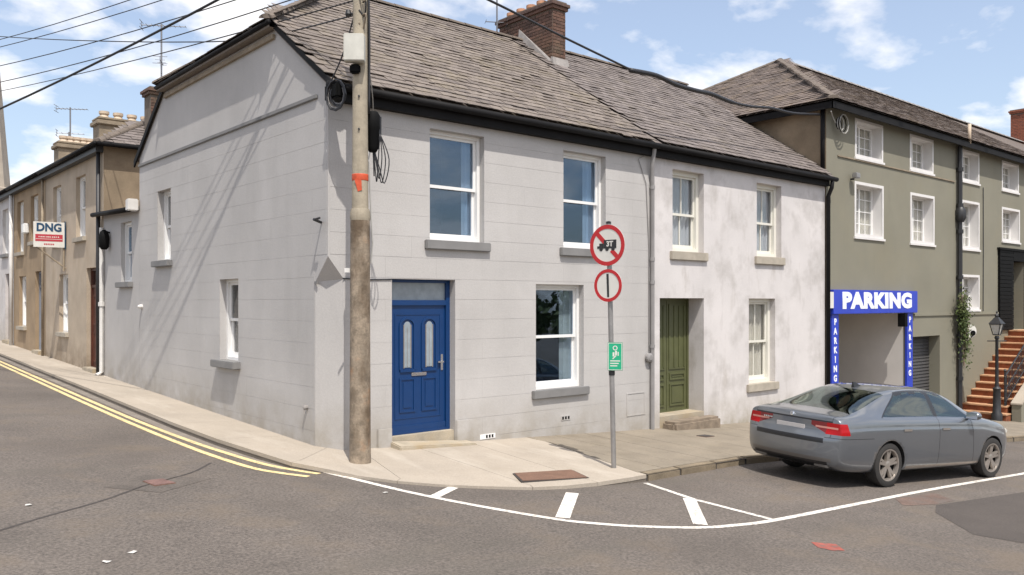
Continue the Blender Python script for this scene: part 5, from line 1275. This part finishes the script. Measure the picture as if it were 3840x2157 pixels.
    def lerp_tab(x, i):
        for p, q in zip(ST, ST[1:]):
            if p[0] <= x <= q[0]: t = (x - p[0]) / (q[0] - p[0]); return p[i] * (1 - t) + q[i] * t
        return ST[0][i] if x < ST[0][0] else ST[-1][i]
    zs_at = lambda x: lerp_tab(x, 2); zt_at = lambda x: lerp_tab(x, 1)
    bm.faces.index_update(); bm.faces.ensure_lookup_table()
    groups = {}
    for f in bm.faces: groups.setdefault(cls(f), []).append(f)
    mats = {'body': m_paint, 'wheel_well': m_well, 'boot_lip': m_trim, 'bumper_recess': m_trim, 'diffuser': m_trim, 'bumper_trim': m_trimg, 'bumper': m_paint, 'boot_lid': m_paint, 'rear_window': m_carglass, 'windscreen': m_carglass,
            'window_pillar_r': m_trim, 'window_pillar_l': m_trim, 'window_trim': m_trim, 'sill_trim': m_rim, 'panel_gap': m_trim}
    names = {'tail_inner': 'tail_light_insert', 'tail_bar': 'light_bar', 'rear_side_window': 'side_window', 'front_side_window': 'side_window', 'front_door': 'door', 'rear_door': 'door', 'tail_light': 'tail_light'}
    made = {}
    for key, fs in sorted(groups.items()):
        nm = key[:-2] if key[-2:] in ('_l', '_r') else key; base = 'panel_gap' if nm.startswith('panel_gap') else names.get(nm, nm)
        mt = mats.get(key) or mats.get(base) or (m_carglass if 'window' in nm else m_tailw if nm == 'tail_bar' else m_taild if nm == 'tail_inner' else m_tail if nm == 'tail_light' else m_paint)
        idx = {}; vs = []; ff = []; nn = []
        for f in fs:
            row = []
            for v in f.verts:
                if v.index not in idx: idx[v.index] = len(vs); vs.append(v.co.copy()); nn.append(nor[v.index])
                row.append(idx[v.index])
            ff.append(row)
        m_ = bpy.data.meshes.new(base); m_.from_pydata(vs, [], ff); m_.materials.append(mt); m_.polygons.foreach_set('use_smooth', [True] * len(ff))
        if key not in ('wheel_well',): m_.normals_split_custom_set_from_vertices([tuple(n) for n in nn])
        par = H
        made[key] = link(base, m_, par, True)
    bm.free()
    for k, o in made.items():     # pieces that ride on a panel become its sub-parts
        up = {'tail_inner_r': 'tail_light_r', 'tail_inner_l': 'tail_light_l', 'tail_bar_r': 'tail_light_r', 'tail_bar_l': 'tail_light_l', 'boot_lip': 'boot_lid', 'rear_window': 'boot_lid', 'bumper_recess': 'bumper', 'bumper_trim': 'bumper', 'diffuser': 'bumper',
              'rear_side_window_r': 'rear_door_r', 'rear_side_window_l': 'rear_door_l', 'front_side_window_r': 'front_door_r', 'front_side_window_l': 'front_door_l'}.get(k)
        if up and up in made: o.parent = made[up]
    P = lambda q, nm, mt, par=None, **kw: q.build(nm, mt, par or H, local=True, **kw)
    # wheels
    for ax, sd in ((-1.42, -1), (1.42, -1), (-1.42, 1), (1.42, 1)):
        c = (ax, sd * .70, .335); A = (0, sd, 0)
        q = MB(); q.lathe(c, [(.232, .0), (.30, -.01), (.325, .02), (.335, .06), (.335, .17), (.325, .205), (.29, .218), (.245, .214), (.236, .20), (.225, .12)], 36, A, caps=False); wh = P(q, 'wheel', m_tyre, smooth=True, angle=40)
        q = MB(); q.lathe(c, [(.22, .12), (.05, .13)], 30, A); P(q, 'brake_disc', m_well, wh)
        q = MB(); prof = [(.236, .195), (.242, .214), (.222, .212), (.212, .15)]; n = 36; av = V(A); a1 = V((1, 0, 0)); b1 = V((0, 0, 1)); cc = V(c)
        vs = [cc + av * z + (a1 * math.cos(6.28319 * k / n) + b1 * math.sin(6.28319 * k / n)) * r for r, z in prof for k in range(n)]; q.add(vs, [(i * n + k, i * n + (k + 1) % n, (i + 1) * n + (k + 1) % n, (i + 1) * n + k) for i in range(3) for k in range(n)])
        for k in range(5):
            for off in (-.14, .14):
                w = 6.28319 * k / 5 + .3; d0 = a1 * math.cos(w) + b1 * math.sin(w); w2 = w + off * 1.1; d1 = a1 * math.cos(w2) + b1 * math.sin(w2); t = av.cross(d1)
                p0 = cc + d0 * .03 + av * .185; p1 = cc + d1 * .222 + av * .20
                q.hexa([p0 - t * .03 - av * .04, p0 + t * .03 - av * .04, p0 + t * .026, p0 - t * .026, p1 - t * .022 - av * .04, p1 + t * .022 - av * .04, p1 + t * .016, p1 - t * .016])
        P(q, 'rim', m_rim, wh)
        q = MB(); q.lathe(tuple(cc + av * .16), [(.06, 0), (.06, .028), (.03, .035)], 14, A); P(q, 'hub_cap', m_rim, wh)
    # number plate, badge, handles, mirrors, aerial, exhaust
    q = MB(); q.box((-2.575, -.26, .775), (-2.555, .26, .875)); pl = P(q, 'number_plate', m_plate, bevel=.004)
    q = MB(); q.lathe((-2.536, 0, 1.012), [(.034, 0), (.034, .012), (.02, .016)], 16, (-1, 0, .25)); P(q, 'badge', m_chrome)
    q = MB()
    for k in range(5): q.box((-2.562, .36 + k * .035, .90), (-2.548, .382 + k * .035, .925))
    P(q, 'badge_lettering', m_chrome, made.get('boot_lid'))
    for sd, sf in ((-1, 'r'), (1, 'l')):
        for xx, dk in ((-1.02, 'rear_door_'), (.0, 'front_door_')):
            q = MB(); q.box((xx - .10, sd * .925 - .012, .835), (xx + .10, sd * .952 + .012, .87)); P(q, 'door_handle', m_rim, made.get(dk + sf), bevel=.012)
            q = MB(); q.box((xx - .09, sd * .922 - .004, .805), (xx + .05, sd * .929 + .004, .833)); P(q, 'handle_recess', m_trim, made.get(dk + sf))
        q = MB(); q.lathe((.68, sd * .98, 1.06), [(.02, -.07), (.075, -.05), (.085, .02), (.06, .07), (.02, .09)], 14, (1, 0, 0)); mm = P(q, 'wing_mirror', m_paint, smooth=True)
        for v in mm.data.vertices: v.co.y = sd * .985 + (v.co.y - sd * .98) * 1.35; v.co.z = 1.06 + (v.co.z - 1.06) * .85
        q = MB(); q.box((.605, sd * .985 - .09, 1.01), (.612, sd * .985 + .09, 1.11)); P(q, 'mirror_glass', m_chrome, mm)
        q = MB(); q.tube([(.70, sd * .87, 1.01), (.70, sd * .95, 1.03)], .022, 6); P(q, 'mirror_arm', m_trim, mm)
        q = MB(); q.box((2.02, sd * .60 - .16, .70), (2.16, sd * .60 + .16, .79)); P(q, 'headlight', m_lampg, bevel=.02)
        q = MB(); q.box((-2.55, sd * .56 - .12, .295), (-2.48, sd * .56 + .12, .345)); P(q, 'exhaust_trim', m_trimg, made.get('bumper'), bevel=.01)
    q = MB(); q.hexa([(-1.12, -.03, 1.40), (-1.12, .03, 1.40), (-.92, .025, 1.43), (-.92, -.025, 1.43), (-1.13, -.006, 1.50), (-1.13, .006, 1.50), (-1.06, .006, 1.495), (-1.06, -.006, 1.495)]); P(q, 'roof_aerial', m_trim)
    # cabin
    q = MB()
    for sd in (-.4, .4):
        q.hexa([(.05, sd - .24, .55), (.05, sd + .24, .55), (.30, sd + .22, .55), (.30, sd - .22, .55), (-.22, sd - .22, 1.12), (-.22, sd + .22, 1.12), (-.08, sd + .2, 1.12), (-.08, sd - .2, 1.12)]); q.box((-.26, sd - .13, 1.15), (-.15, sd + .13, 1.32))
    q.hexa([(-.95, -.64, .55), (-.85, .64, .55), (-.65, .62, .55), (-.65, -.62, .55), (-1.18, -.6, 1.08), (-1.18, .6, 1.08), (-1.05, .6, 1.08), (-1.05, -.6, 1.08)])
    for sd in (-.38, .38): q.box((-1.24, sd - .12, 1.10), (-1.14, sd + .12, 1.22))
    q.box((-2.0, -.68, .93), (-1.2, .68, .96)); q.box((.45, -.7, .80), (.95, .7, 1.0))
    P(q, 'cabin_seats', m_seat, bevel=.02)
    return H
make_car()

# ------------------------------------------------------------------ trees across the street (reflected in the panes)
def tree_belt():
    rnd = random.Random(21); q = MB()
    for k in range(11):
        cx_, cy_, h = -38 + k * 10 + rnd.uniform(-3, 3), -46 + rnd.uniform(-5, 5), rnd.uniform(4.5, 8.5)
        g = gz(cx_, cy_); q.tube([(cx_, cy_, g - .3), (cx_, cy_, g + h * .6)], [.3, .15], 6)
        for n in range(520):
            d = V((rnd.gauss(0, 1), rnd.gauss(0, 1), rnd.gauss(0, 1))).normalized() * (rnd.random() ** .4)
            p = V((cx_, cy_, g + h * .6)) + V((d.x * h * .5, d.y * h * .4, d.z * h * .42)); s = rnd.uniform(.25, .55)
            a = V((rnd.uniform(-1, 1), rnd.uniform(-1, 1), rnd.uniform(-1, 1))).normalized(); b = a.orthogonal().normalized()
            q.poly(p - a * s, p + b * s * .7, p + a * s, p - b * s * .7)
    tag(q.build('tree_belt_foliage', m_leaf, fix=False), 'belt of leafy green trees across the street behind the camera', 'trees', kind='stuff')
tree_belt()
